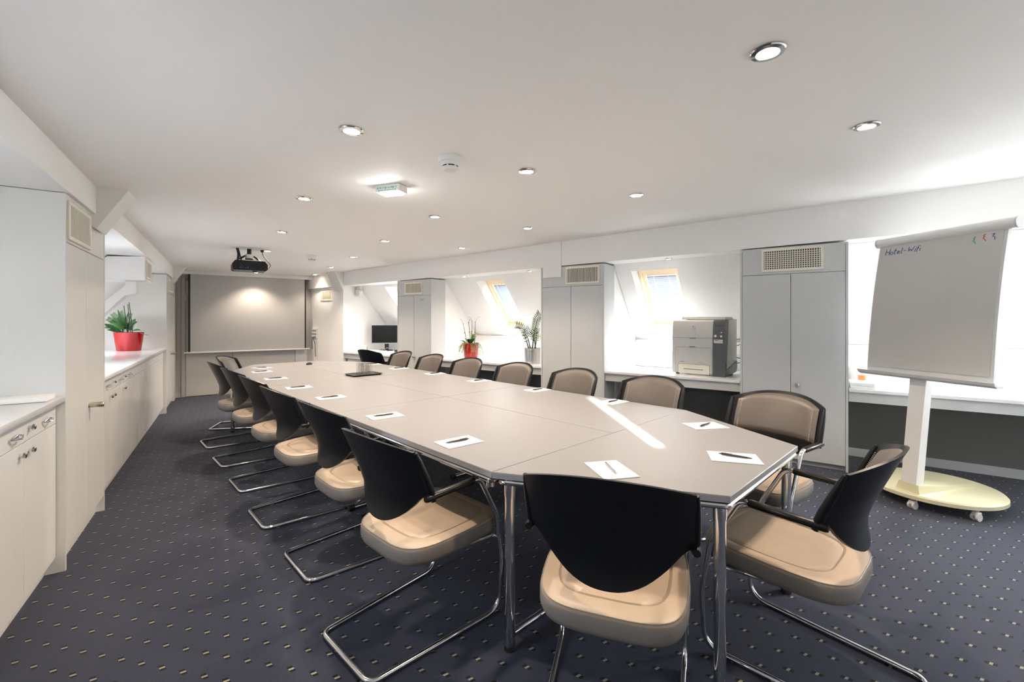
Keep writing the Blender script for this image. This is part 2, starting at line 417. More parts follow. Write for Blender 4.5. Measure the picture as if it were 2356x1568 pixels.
DAY = 34.0
Qp, pm0, pm1, pL = niche('right_printer', pr_R, 2.32, .866, (1.575, 2.125), None, light=DAY * .58, lcol=(.92, .96, 1.0), n=1)
Qo, om0, om1, oL = niche('right_plants', pr_R, 5.222, 3.20, (4.09, 4.612), None, light=DAY * .46, lcol=(.92, .96, 1.0), n=2)
niche('right_computer', pr_R, 7.528, 6.022, (6.26, 6.80), None, light=DAY * .25, lcol=(.92, .96, 1.0), n=3)
niche('right_flipchart', pr_R, -.006, -1.75, (-1.15, -.55), None, light=DAY * .5, lcol=(.92, .96, 1.0), n=4)
niche('right_front', pr_R, -1.7505, -4.3, (-3.0, -2.3), None, light=DAY * 1.4, lcol=(.92, .96, 1.0), n=7)  # unseen window added to brighten the ceiling and right side
niche('left_near', pr_L, -4.0, 0.0, (-1.9, -1.2), None, under=False, light=DAY * .25, lcol=(.80, .88, 1.0), n=5)
niche('left_far', pr_L, .922, 2.75, (1.5, 2.1), None, under=False, light=DAY * .2, lcol=(.78, .86, 1.0), n=6)
niche('left_corner', pr_L, 2.7505, 4.798, (3.5, 4.25), None, under=False, light=DAY * .17, lcol=(.86, .91, 1.0), n=8, dtop=.68)  # window added out of sight to light the far cupboard's side panel

# solid partitions behind the tall cabinets
def partition(nm, fn, a, c, mat='paint'):
    b = MB(); b.prism([(.3203, 0), (.3203, 2.3), (1.4, 2.3), (1.4, 0)], fn, a, c); struct(b.build('wall_partition_' + nm, M[mat], smooth=0))
partition('printer', pr_R, -.0025, .8635); partition('plants', pr_R, 2.3235, 3.2045); partition('computer', pr_R, 5.2245, 6.0185)
partition('cupboard', pr_L, .0005, .9195, 'lamgloss'); partition('corner', pr_L, 4.8005, 6.02, 'lamgloss')

# blind in the printer niche's window
def barQ(b, Q, x0, x1, y0, y1, o0, o1): b.hexa([Q(x0, y0, o0), Q(x1, y0, o0), Q(x1, y1, o0), Q(x0, y1, o0), Q(x0, y0, o1), Q(x1, y0, o1), Q(x1, y1, o1), Q(x0, y1, o1)])
def blind(label, Q, m0, m1, L):
    th = thing('venetian_blind', label, 'blind')
    x0, x1 = m0 + .09, m1 - .09; ns = 28; b = MB()
    for i in range(ns):
        y = .128 + (L - .25) * i / (ns - 1)
        b.hexa([Q(x0, y + .009, .000), Q(x1, y + .009, .000), Q(x1, y - .009, .018), Q(x0, y - .009, .018), Q(x0, y + .0096, .0006), Q(x1, y + .0096, .0006), Q(x1, y - .0084, .0186), Q(x0, y - .0084, .0186)])
    b.build('slats', M['blind'], th, smooth=0)
    b = MB(); barQ(b, Q, x0, x1, .102, .114, -.002, .020); b.build('head_rail', M['white'], th, smooth=0)
    b = MB(); barQ(b, Q, x0, x1, L - .112, L - .102, .000, .018); b.build('bottom_rail', M['white'], th, smooth=0)
    for f in (.25, .75):
        b = MB(); x = x0 + (x1 - x0) * f; b.tube([Q(x, .114, -.003), Q(x, L - .11, -.003)], .0012, 5); b.build('ladder_cord', M['white'], th)
blind('white venetian blind inside the roof window behind the printer', Qp, pm0, pm1, pL)
blind('white venetian blind inside the roof window behind the red orchid pot', Qo, om0, om1, oL)

# ------------------------------------------------------------------ built-in furniture
def grille(parent, x0, x1, z0, z1, y, grid=False, frame=.022, n=24, nh=9, dy=.012):
    f = MB()
    for (a, c, e, g) in ((x0, x1, z0, z0 + frame), (x0, x1, z1 - frame, z1), (x0, x0 + frame, z0 + frame, z1 - frame), (x1 - frame, x1, z0 + frame, z1 - frame)): f.box(a, c, y - dy, y, e, g, .002, 1)
    fr = f.build('grille_frame', M['vent'], parent)
    f = MB(); f.box(x0 + frame * .8, x1 - frame * .8, y - .0025, y - .0012, z0 + frame * .8, z1 - frame * .8); f.build('dark_backing', M['darkduct'], fr)  # dark sheet standing in for the shade of the hollow behind the fins
    f = MB(); w = (x1 - x0 - 2 * frame)
    for i in range(n):
        x = x0 + frame + w * (i + .5) / n
        f.box(x - w / n * .21, x + w / n * .21, y - dy * .95, y - dy * .35, z0 + frame, z1 - frame)
    f.build('grille_fins', M['vent'], fr, smooth=0)
    if grid:
        f = MB(); h = z1 - z0 - 2 * frame
        for i in range(nh):
            z = z0 + frame + h * (i + .5) / nh - h / nh / 2
            f.box(x0 + frame, x1 - frame, y - dy * .35, y - dy * .1, z - h / nh * .18, z + h / nh * .18)
        f.build('cross_fins', M['vent'], fr, smooth=0)
    return fr

def knob(parent, x, z, y, mat='steel', r=.018):
    k = MB(); k.tube([(x, y, z), (x, y - .03, z)], .011, 14); k.tube([(x, y - .024, z), (x, y - .030, z), (x, y - .040, z), (x, y - .044, z)], [r * .8, r, r, r * .8], 18)
    return k.build('knob', M[mat], parent)

def tall_cabinet(label, loc, rot, w, h, seam, split, mat, ventx, ventz, grid, knobx, knobz, depth=.32, plinth=.06, barrel=False, nfin=24, group=None):
    t = thing('tall_cabinet', label, 'cabinet', loc, rot, group)
    m = M[mat]; st = .018
    b = MB()
    b.box(0, st, 0, depth, 0, h); b.box(w - st, w, 0, depth, 0, h); b.box(st, w - st, .0, depth, h - st, h); b.box(st, w - st, .022, depth, plinth, h - st); b.box(st, w - st, .045, .06, 0, plinth)
    b.build('carcass', m, t, smooth=0)
    g = .0022
    def leaf(name, x0, x1, z0, z1):
        q = MB(); q.box(x0 + g, x1 - g, .002, .020, z0 + g, z1 - g, .0012, 1); return q.build(name, m, t)
    tp = leaf('top_panel', st, w - st, seam, h - st * .4)
    grille(tp, ventx[0], ventx[1], ventz[0], ventz[1], .002, grid, n=nfin)
    d1 = leaf('door', st, split, plinth, seam); d2 = leaf('door', split, w - st, plinth, seam)
    if barrel:
        k = MB(); k.tube([(knobx, .002, knobz), (knobx, -.004, knobz), (knobx, -.066, knobz), (knobx, -.070, knobz)], [.013, .0165, .0165, .014], 18); k.build('handle', M['brass'], d2)
    else: knob(d2, knobx, knobz, .002)
    return t, d1, d2

def on_R(s_left, s_right, **k):
    return fR(s_left, 0.0), s_left - s_right
loc, w = on_R(.864, -.003)
tall_cabinet('white tall cabinet with square-grid air vent between the printer and the flipchart', loc, ROT_R, w, 2.068, 1.808, .430, 'laminate', (.186, .686), (1.81 + .025, 2.068 - .012), True, .480, .755, plinth=.05, nfin=24)
loc, w = on_R(3.205, 2.323)
tall_cabinet('white tall cabinet with slatted vent between the steel plant pot and the printer', loc, ROT_R, w, 2.045, 1.788, .437, 'laminate', (.365, .825), (1.815, 2.03), False, .474, .757, nfin=22)
loc, w = on_R(6.019, 5.224)
_, _, cd2 = tall_cabinet('white tall cabinet with slatted vent between the computer monitor and the red orchid pot', loc, ROT_R, w, 2.015, 1.762, .40, 'laminate', (.19, .60), (1.786, 1.978), False, .415, .768, nfin=20)
b = MB(); b.box(.545, .625, .0005, .0018, 1.675, 1.71); b.build('door_label', M['ink'], cd2, smooth=0)
loc = fL(0.0, 0.0)
tall_cabinet('white tall cupboard with slatted air vent and barrel handle beside the low cupboards', loc, ROT_L, .92, 2.060, 1.797, .429, 'lamgloss', (.03, .50), (1.815, 2.03), False, .50, .823, plinth=.105, barrel=True, nfin=26)
loc = fL(4.80, 0.0)
tall_cabinet('white tall cupboard in the far corner next to the projection screen', loc, ROT_L, 1.2, 2.03, 1.765, .58, 'lamgloss', (.32, .88), (1.80, 1.99), False, .60, .84, plinth=.10, barrel=True, nfin=22)

# worktops and desks
def desk(label, sl, sr, z, group=None):
    t = thing('built_in_desk', label, 'desk', fR(sl, 0), ROT_R, group); w = sl - sr
    b = MB(); b.box(.002, w - .002, .004, .914, z - .028, z, .002, 1); b.build('desktop', M['worktop'], t)
    b = MB(); b.box(.002, w - .002, .03, .05, z - .118, z - .0285); b.build('apron', M['laminate'], t, smooth=0)
    return t
desk('white built-in desk under the roof window carrying the grey printer', 2.321, .866, .755)
desk('white built-in desk carrying the red orchid pot and the steel plant pot', 5.222, 3.207, .758)
desk('white built-in desk behind the flipchart', -.005, -3.3, .753)
t = desk('white built-in desk carrying the computer monitor', 7.526, 6.021, .765)
b = MB(); b.box(.05, .45, .055, .075, .06, .645, .002, 1); db = b.build('cupboard_door', M['laminate'], t)
b = MB(); b.tube([(.38, .055, .60), (.38, .035, .60)], .01, 12); b.build('knob', M['brass'], db)

def counter(label, ta, tb, z):
    b = MB(); b.box(0, tb - ta, .002, .912, z - .03, z, .003, 2)
    return tag(b.build('countertop', M['worktop'], None, fL(ta, 0), ROT_L), label, 'countertop')
counter('white worktop on the low cupboards nearest the camera', -3.6, -.002, .953)
counter('long white worktop carrying the red fern planter', .923, 4.797, .955)

def bar_handle(parent, x, z, y):
    k = MB(); hw = .055
    k.tube(fillet([(x - hw, y, z), (x - hw, y - .012, z), (x, y - .026, z - .006), (x + hw, y - .012, z), (x + hw, y, z)], .006, 3), .0035, 8)
    k.tube(fillet([(x - hw, y - .006, z), (x, y - .012, z + .012), (x + hw, y - .006, z)], .02, 4), .003, 8)
    return k.build('handle', M['chrome'], parent)
def oval_knob(parent, x, z, y, name='knob'):
    k = MB(); k.tube([(x, y, z), (x, y - .012, z)], .006, 10); k.tube([(x, y - .010, z), (x, y - .014, z), (x, y - .022, z), (x, y - .025, z)], [.009, .013, .012, .006], 14)
    return k.build(name, M['chrome'], parent)
def base_cabinet(label, t0, w, hx, lx, kx, group):
    t = thing('base_cabinet', label, 'cupboard', fL(t0, -.037), ROT_L, group)
    b = MB(); b.box(.001, w - .001, .02, .58, .09, .922); b.box(.001, w - .001, .045, .06, 0, .09); b.build('carcass', M['lamgloss'], t, smooth=0)
    g = .0015
    b = MB(); b.box(g, w - g, 0, .018, .812, .920, .001, 1); dr = b.build('drawer', M['lamgloss'], t)
    b = MB(); b.box(g, w - g, 0, .018, .088, .808, .001, 1); do = b.build('door', M['lamgloss'], t)
    if hx is not None: bar_handle(dr, hx, .857, 0)
    if lx is not None: oval_knob(dr, lx, .868, 0, 'lock')
    if kx is not None: oval_knob(do, kx, .762, 0)
W = .449
base_cabinet('low white cupboard with drawer nearest the tall cupboard, below the flat white board', -W - .0, W - .004, .29, .057, .057, 'low cupboards')
base_cabinet('low white cupboard cut by the photo edge, second from the tall cupboard', -2 * W, W - .002, .335, .057, W - .054, 'low cupboards')
base_cabinet('low white cupboard beside the camera, third from the tall cupboard', -3 * W, W - .002, .335, .057, .057, 'low cupboards')
base_cabinet('low white cupboard beside the camera, fourth from the tall cupboard', -4 * W, W - .002, .335, .057, W - .054, 'low cupboards')
FW = (4.797 - .925) / 9
FT = [.925 + FW * i for i in range(9)]
ords = ['first', 'second', 'third', 'fourth', 'fifth', 'sixth', 'seventh', 'eighth', 'ninth']
for i, t0 in enumerate(FT):
    hard = [(.30, None, FW - .05), (.34, .06, .06), (.34, .06, .06)]
    h = hard[i] if i < 3 else (None, None, None)
    base_cabinet('%s low cupboard beyond the tall cupboard, under the red planter worktop%s' % (ords[i], '' if i < 3 else ', no handle'), t0, FW - .002, h[0], h[1], h[2], 'low cupboards')
# filler posts closing the rows against the tall cupboards
# duct box with vent and diagonal brace in the far left niche
t = thing('duct_box', 'white boxed duct with slatted vent hanging under the ceiling beam above the red planter', 'duct', fL(2.78, 0), ROT_L)
b = MB(); b.prism([(.002, 1.795), (.512, 1.795), (.305, 2.03), (.002, 2.05)], lambda y, z, x: (x, y, z), 0, .50); bd = b.build('body', M['paint'], t)
grille(t, .07, .44, 1.82, 2.02, .002, False, n=18)
b = MB(); z = 0
b.prism([(.42, 1.36), (.19, 1.63), (.095, 1.66), (.095, 1.792), (.185, 1.792), (.185, 1.745), (.50, 1.40), (1.0, .955), (.86, .955)][::1], pr_L, 2.95, 3.15)
struct(b.build('trim_7', M['gusset'], smooth=0))
# flat board on the near worktop
b = MB(); b.box(-.78, -.02, -.135, .0, 0, .024, .003, 2)
tag(b.build('flat_board', M['white'], None, fL(-.045, -.008, .954), ROT_L - PI / 2 + PI / 2), 'thin white flat board lying on the near worktop against the tall cupboard', 'board')
bpy.data.objects['flat_board'].rotation_euler = (0, 0, math.atan2(Lr.y, Lr.x))

# ------------------------------------------------------------------ back wall: doors, screen
def door(n, q0, q1, z1, mat, hinge=True):
    root = bpy.data.objects.new('door_%d' % n, None); COL.objects.link(root); root['kind'] = 'structure'; root.location = fB(q0, 0); root.rotation_euler = (0, 0, ROT_B)
    b = MB(); b.box(.003, q1 - q0 - .003, -.022, -.001, .008, z1, .002, 1); b.build('door_leaf', M[mat], root)
    if hinge:
        for z in (.22, 1.2, 1.75):
            b = MB(); b.cyl((.0, -.026, z - .04), (.0, -.026, z + .04), .008, 10); b.build('hinge', M['steel'], root)
door(1, .19, .893, 2.06, 'door'); door(2, .897, 1.95, 2.06, 'door', False); door(3, 1.954, 2.17, 2.06, 'edge', False)
b = MB(); b.box(.13, .187, -.03, -.001, 0, 2.1, .003, 1); o = struct(b.build('trim_8', M['bwall'], None, fB(0, 0), ROT_B))
b = MB(); b.box(-.0, .13, -.012, -.001, 0, .08); struct(b.build('baseboard_back', M['skirt'], None, fB(0, 0), ROT_B, smooth=0))

t = thing('projection_screen', 'large white projection screen with black side borders pulled down on the end wall', 'screen', fB(0, .13), ROT_B)
b = MB(); hz = [ceil_z(*fB(q, o)[:2]) - .004 for q, o in ((.12, .185), (2.27, .185), (2.19, .035), (.12, .035))]; hx = [.12, 2.27, 2.19, .12]; hy = [-.055, -.055, .095, .095]
b.hexa([(hx[i], hy[i], 2.170) for i in range(4)] + [(hx[i], hy[i], hz[i]) for i in range(4)]); b.build('housing', M['white'], t, smooth=0)
b = MB(); b.box(.258, 2.108, -.0012, .0, .80, 2.170); b.build('fabric', M['screen'], t, smooth=0)
for xa, xb in ((.228, .2578), (2.1082, 2.136)):
    b = MB(); b.box(xa, xb, -.0015, .0003, .80, 2.170); b.build('black_border', M['blackmatt'], t, smooth=0)
b = MB(); b.box(.165, 2.205, -.014, .012, .775, .80, .005, 2); b.build('bottom_bar', M['white'], t)

# right-hand far wall: vent and socket panel
t = thing('wall_vent', 'slatted air vent on the wall between the screen and the computer niche', 'vent', fR(8.365, .058), ROT_R)
grille(t, 0, .39, 1.745, 1.945, 0.0, False, n=18)
t = thing('socket_panel', 'white wall panel with rows of round sockets right of the projection screen', 'socket', fR(8.66, .058), ROT_R)
b = MB(); b.box(0, .175, -.018, 0, .99, 1.20, .003, 1); b.build('plate', M['white'], t)
for i in range(3):
    for j in range(3):
        b = MB(); b.tube([(.03 + .055 * i, -.018, 1.02 + .065 * j), (.03 + .055 * i, -.022, 1.02 + .065 * j)], [.02, .018], 14); b.build('socket', M['steel'], t)
for i, e in enumerate((.0, .05)):
    b = MB(); b.tube(fillet([(.08 + e, -.02, 1.02), (.08 + e, -.07, 1.0), (.07 + e * 2, -.05, .9), (.04 + e * 2.4, -.03, .78 - e * 3)], .03, 4), .006, 8); b.build('cable', M['printerdark'], t)

# wall speaker in the computer niche
t = thing('wall_speaker', 'small grey loudspeaker on a wall bracket above the computer niche', 'speaker', fR(7.5, .30, 1.93), ROT_R)
b = MB(); b.box(.0, .10, -.04, .03, .02, .085, .004, 1); b.build('bracket', M['flipgrey'], t)
b = MB(); b.box(-.005, .11, -.06, .04, -.105, .015, .008, 2); b.build('cabinet', M['flipgrey'], t)
b = MB(); b.tube([(.11, -.01, -.045), (.125, -.01, -.045)], [.045, .03], 16); b.build('cone', M['white'], t)

# ------------------------------------------------------------------ ceiling fittings
def downlight(label, x, y, z, power, r=.042, group='recessed ceiling downlights', tilt=True, spot=True, size=2.1):
    t = thing('downlight', label, 'downlight', (x, y, z), 0, group)
    b = MB(); seg = 28
    prof = [(r * 1.34, -.0005), (r * 1.36, -.004), (r * 1.28, -.008), (r * .90, -.010), (r * .86, -.004), (r * .86, -.001)]
    b.lathe(prof, seg, close=False); b.build('trim_ring', M['chrome'], t)
    b = MB(); b.lathe([(r * .865, -.0055), (r * .8, -.007), (r * .3, -.0075), (.001, -.0075)], seg, close=False); b.build('bulb', M['lamp'], t)
    if spot:
        ld = bpy.data.lights.new('downlight_beam', 'SPOT'); ld.energy = power; ld.spot_size = size; ld.spot_blend = .7; ld.shadow_soft_size = .035; ld.color = (1.0, .82, .645)
        lo = bpy.data.objects.new('downlight_beam', ld); COL.objects.link(lo); lo.parent = t; lo.location = (0, 0, -.035)
PW = 22.0
mid = dict(a=(.904, 1.552), e=(.096, 2.773), i=(-.698, 3.959), l=(-1.486, 5.121), o=(-2.299, 6.345), p=(-3.084, 7.487), q=(-3.83, 8.53))
lef = dict(d=(-.767, 2.10), h=(-1.542, 3.252), j=(-2.334, 4.447), m=(-3.129, 5.622), mm=fL(4.45, 1.19)[:2], mn=fL(5.92, 1.19)[:2])
rig = dict(b=(1.804, 2.233), g=(.975, 3.441), k=(.165, 4.629), n=(-.661, 5.806))
for row, nm in ((mid, 'middle row'), (lef, 'row nearest the low cupboards'), (rig, 'row nearest the roof windows')):
    for i, (x, y) in enumerate(row.values()):
        downlight('lit recessed downlight, %s from the camera in the %s' % (ords[i], nm), x, y, ceil_z(x, y) - .001, PW * (.3 if (row is mid and i == 6) else .7 if (row is lef and i == 5) else 1.25 if (row is lef and i < 4) else 1))
for lb, s in (('small lit downlight in the soffit above the printer', 1.62), ('small lit downlight in the soffit above the red orchid pot', 4.70), ('small lit downlight in the soffit above the steel plant pot', 3.50), ('small lit downlight in the soffit above the computer monitor', 6.25)):
    p = fR(s, .19, beam_z(s) - .001); downlight(lb, p.x, p.y, p.z, 5.0, .03, 'niche downlights')

def smoke(label, x, y):
    t = thing('smoke_detector', label, 'smoke detector', (x, y, ceil_z(x, y) - .001), 0)
    b = MB(); b.lathe([(.068, 0), (.07, -.006), (.064, -.028), (.056, -.031), (.001, -.031)], 32, close=False); b.build('mounting_base', M['white'], t)
    b = MB(); b.lathe([(.052, -.030), (.050, -.045), (.046, -.050), (.001, -.050)], 32, close=False); b.build('body', M['white'], t)
    b = MB(); b.lathe([(.0442, -.049), (.0442, -.058)], 32, close=True); b.build('sensor_slots', M['dark'], t)
    b = MB(); b.lathe([(.047, -.0575), (.047, -.066), (.036, -.075), (.001, -.077)], 32, close=False)
    for k in range(6):
        a = k * PI / 3 + .3; b.box(.044 * math.cos(a) - .004, .044 * math.cos(a) + .004, .044 * math.sin(a) - .004, .044 * math.sin(a) + .004, -.059, -.049)
    b.build('cap', M['white'], t)
smoke('white smoke detector above the near half of the table', -.352, 2.505)
smoke('white smoke detector beyond the projector, near the screen', -2.806, 6.16)
x, y = -.83, 3.02
t = thing('emergency_light', 'white rectangular emergency light glowing on the ceiling near the smoke detector', 'emergency light', (x, y, ceil_z(x, y) - .001), R(-18))
b = MB(); b.box(-.095, .095, -.05, .05, -.048, 0, .005, 2); b.build('case', M['white'], t)
b = MB(); b.box(-.07, .07, -.042, .042, -.058, -.0475, .006, 2); b.build('lens', M['lampcool'], t)
b = MB()
for i in range(16):
    b.box(-.08 + .01 * i, -.08 + .01 * i + random.choice((.004, .007)), -.0505, -.0495, -.030 + (i % 3) * .002, -.016); 
for i in range(13): b.box(-.07 + .011 * i, -.07 + .011 * i + .006, -.0505, -.0495, -.042, -.034)
b.build('printing', M['inkgreen'], t, smooth=0)
ld = bpy.data.lights.new('emergency_glow', 'POINT'); ld.energy = .5; ld.shadow_soft_size = .03; lo = bpy.data.objects.new('emergency_glow', ld); COL.objects.link(lo); lo.parent = t; lo.location = (0, 0, -.1)

# projector
px, py = -3.25, 5.43
pz = ceil_z(px, py)
t = thing('projector', 'black projector hanging on a ceiling mount with cables, facing the screen', 'projector', (px, py, pz - .001), R(36))
b = MB(); b.lathe([(.20, -.001), (.20, -.006), (.19, -.008)], 6, sx=1.0, sy=.62); b.build('ceiling_plate', M['flipgrey'], t)
b = MB(); b.cyl((0, 0, -.006), (0, 0, -.10), .024, 16); b.build('pole', M['blackmatt'], t)
b = MB(); b.lathe([(.042, -.075), (.046, -.08), (.046, -.125), (.042, -.130)], 20); b.build('collar', M['steel'], t)
b = MB(); b.lathe([(.044, -.1302), (.044, -.150)], 20); b.build('collar_base', M['blackmatt'], t)
for sx in (-1, 1):
    b = MB(); b.tube([(sx * .04, 0, -.09), (sx * .075, .0, -.115), (sx * .125, 0, -.162)], [.008, .012, .012], 10); b.build('arm', M['blackmatt'], t)
b = MB()
pr = [(-.185, -.205), (-.185, -.265), (-.165, -.282), (.165, -.282), (.185, -.265), (.185, -.205), (.155, -.165), (-.155, -.165)]
b.prism(pr, lambda x, z, w: (x, w, z), -.14, .14); b.build('body', M['black'], t, smooth=20)
b = MB(); b.box(-.12, .10, -.1, .1, -.1655, -.152, .003, 1); b.build('mount_bracket', M['steel'], t)
b = MB(); b.cyl((.08, .13, -.225), (.08, .165, -.225), .035, 24); b.build('lens', M['blackmatt'], t)
b = MB(); b.tube([(.06, -.02, -.282), (.06, -.02, -.296)], [.03, .022], 20); b.build('foot', M['blackmatt'], t)
b = MB()
for i in range(5): b.box(-.11 + i * .02, -.098 + i * .02, -.1425, -.1395, -.26, -.24)
b.build('ports', M['inkblue'], t, smooth=0)
b = MB(); b.tube(fillet([(-.13, -.02, -.004), (-.115, -.03, -.08), (-.125, -.08, -.16), (-.10, -.15, -.21), (-.06, -.145, -.26)], .05, 5), .013, 10); b.build('cable', M['blackmatt'], t)
b = MB(); b.tube(fillet([(-.12, -.03, -.004), (-.10, -.05, -.10), (-.09, -.15, -.19), (-.03, -.146, -.255)], .05, 5), .007, 8); b.build('cable', M['blackmatt'], t)
b = MB(); b.tube([(.14, 0, -.004), (.14, 0, -.035)], [.022, .015], 12); b.tube(fillet([(.14, 0, -.03), (.15, 0, -.08), (.235, -.03, -.20), (.20, -.04, -.24), (.18, -.04, -.245)], .04, 5), .0045, 8); b.build('power_cable', M['blackmatt'], t)

# ------------------------------------------------------------------ conference table
TZ = .74
def top_mesh(poly, name, t):
    b = MB(); n0 = None
    b.prism(poly, lambda x, y, w: (x, y, w), TZ - .022, TZ - .0012)
    o = b.build('tabletop', [M['table']], t, smooth=0)
    # thin bevelled surface sheet over a grey edge band
    return o
def poly_inset(poly, e):
    n = len(poly); out = []
    for i in range(n):
        p, q, r = Vector(poly[i - 1]), Vector(poly[i]), Vector(poly[(i + 1) % n])
        a, c = (q - p).normalized(), (r - q).normalized(); na, nc = Vector((-a.y, a.x)), Vector((-c.y, c.x))
        m = (na + nc).normalized(); k = e / max(m.dot(na), .2); out.append(tuple(q + m * k))
    return out
def tabletop(poly, t):
    b = MB(); fn = lambda x, y, w: (x, y, w)
    inn = poly_inset(poly, .002)
    b.rings([[(*p, TZ - .004) for p in poly], [(*p, TZ) for p in inn]], True, True); top = b.build('tabletop', M['table'], t, smooth=0)
    b = MB(); b.prism(poly_inset(poly, .0005), fn, TZ - .026, TZ - .0041); b.build('edge_band', M['tableedge'], t, smooth=0)
def rail_loop(poly, t, inset=.013):
    q = poly_inset(poly, inset)
    b = MB(); b.tube(fillet_closed([(x, y, TZ - .0425) for x, y in q], .02), .0115, 10, closed=True); b.build('frame_rail', M['chrome'], t)
def fillet_closed(pts, r):
    n = len(pts); ext = [pts[-1]] + pts + [pts[0]]
    return fillet(ext, r, 4)[1:-1]
def rect_table(label, u0, w0, legs):
    g = .0012
    t = thing('conference_table', label, 'table', fT(u0, w0), ROT_T, 'joined table units'); LU, LW = 1.6, .9   # local x across, y along
    poly = [(g, g), (LW - g, g), (LW - g, LU - g), (g, LU - g)]
    tabletop(poly, t); rail_loop(poly, t)
    for (x, y) in ((.03, .04), (LW - .03, .04), (LW - .03, LU - .04), (.03, LU - .04)):
        b = MB(); b.lathe([(.019, TZ - .027), (.019, TZ - .075), (.015, TZ - .080)], 16, c=(x, y, 0)); b.lathe([(.0205, TZ - .05), (.0205, TZ - .055)], 16, c=(x, y, 0)); b.build('corner_coupling', M['chrome'], t)
    for y in legs:
        b = MB(); b.cyl((LW / 2, y, .03), (LW / 2, y, TZ - .027), .026, 18); lg = b.build('leg', M['chrome'], t)
        b = MB(); b.tube([(.17, y, .022), (LW - .17, y, .022)], .0165, 14); b.build('foot_bar', M['chrome'], lg)
        for x in (.155, LW - .155):
            b = MB(); b.tube([(x - .02, y, .021), (x + .02, y, .021)], .0205, 14); b.build('foot_cap', M['blackmatt'], lg)
    return t
pos = ['near', 'middle', 'far']
for i in range(3):
    for j in range(2):
        rect_table('pale rectangular table unit, %s pair, on the side of the %s' % (pos[i], ('low cupboards', 'roof windows')[j]), 1.6 * i, .9 * j, ((1.5,), (.10, 1.5), (.10,))[i])
def trap_table(label, u0, sign):
    t = thing('conference_table', label, 'table', fT(u0, 0), ROT_T, 'joined table units')
    h = .7794
    poly = [(.0012, -.0012 if sign < 0 else .0012), (.45, sign * h), (1.35, sign * h), (1.7988, -.0012 if sign < 0 else .0012)]
    if sign > 0: poly = poly[::-1]
    tabletop(poly, t); rail_loop(poly, t)
    legs = [(.062, sign * .045), (.474, sign * (h - .045)), (1.326, sign * (h - .045)), (1.738, sign * .045)]
    for x, y in legs:
        b = MB(); b.lathe([(.022, .004), (.022, TZ - .027)], 18, c=(x, y, 0)); b.lathe([(.0245, TZ - .10), (.0245, TZ - .027)], 18, c=(x, y, 0)); lg = b.build('leg', M['chrome'], t)
        b = MB(); b.lathe([(.024, 0), (.024, .012), (.022, .02)], 18, c=(x, y, 0)); b.build('foot', M['blackmatt'], lg)
    if sign < 0: b = MB(); b.tube([(.082, sign * .045, .06), (1.718, sign * .045, .06)], .015, 14); b.build('cross_bar', M['chrome'], t)
trap_table('pale trapezoid table unit at the near end holding the silver pen', 0.0, -1)
trap_table('pale trapezoid table unit at the far end by the screen', 4.8, 1)

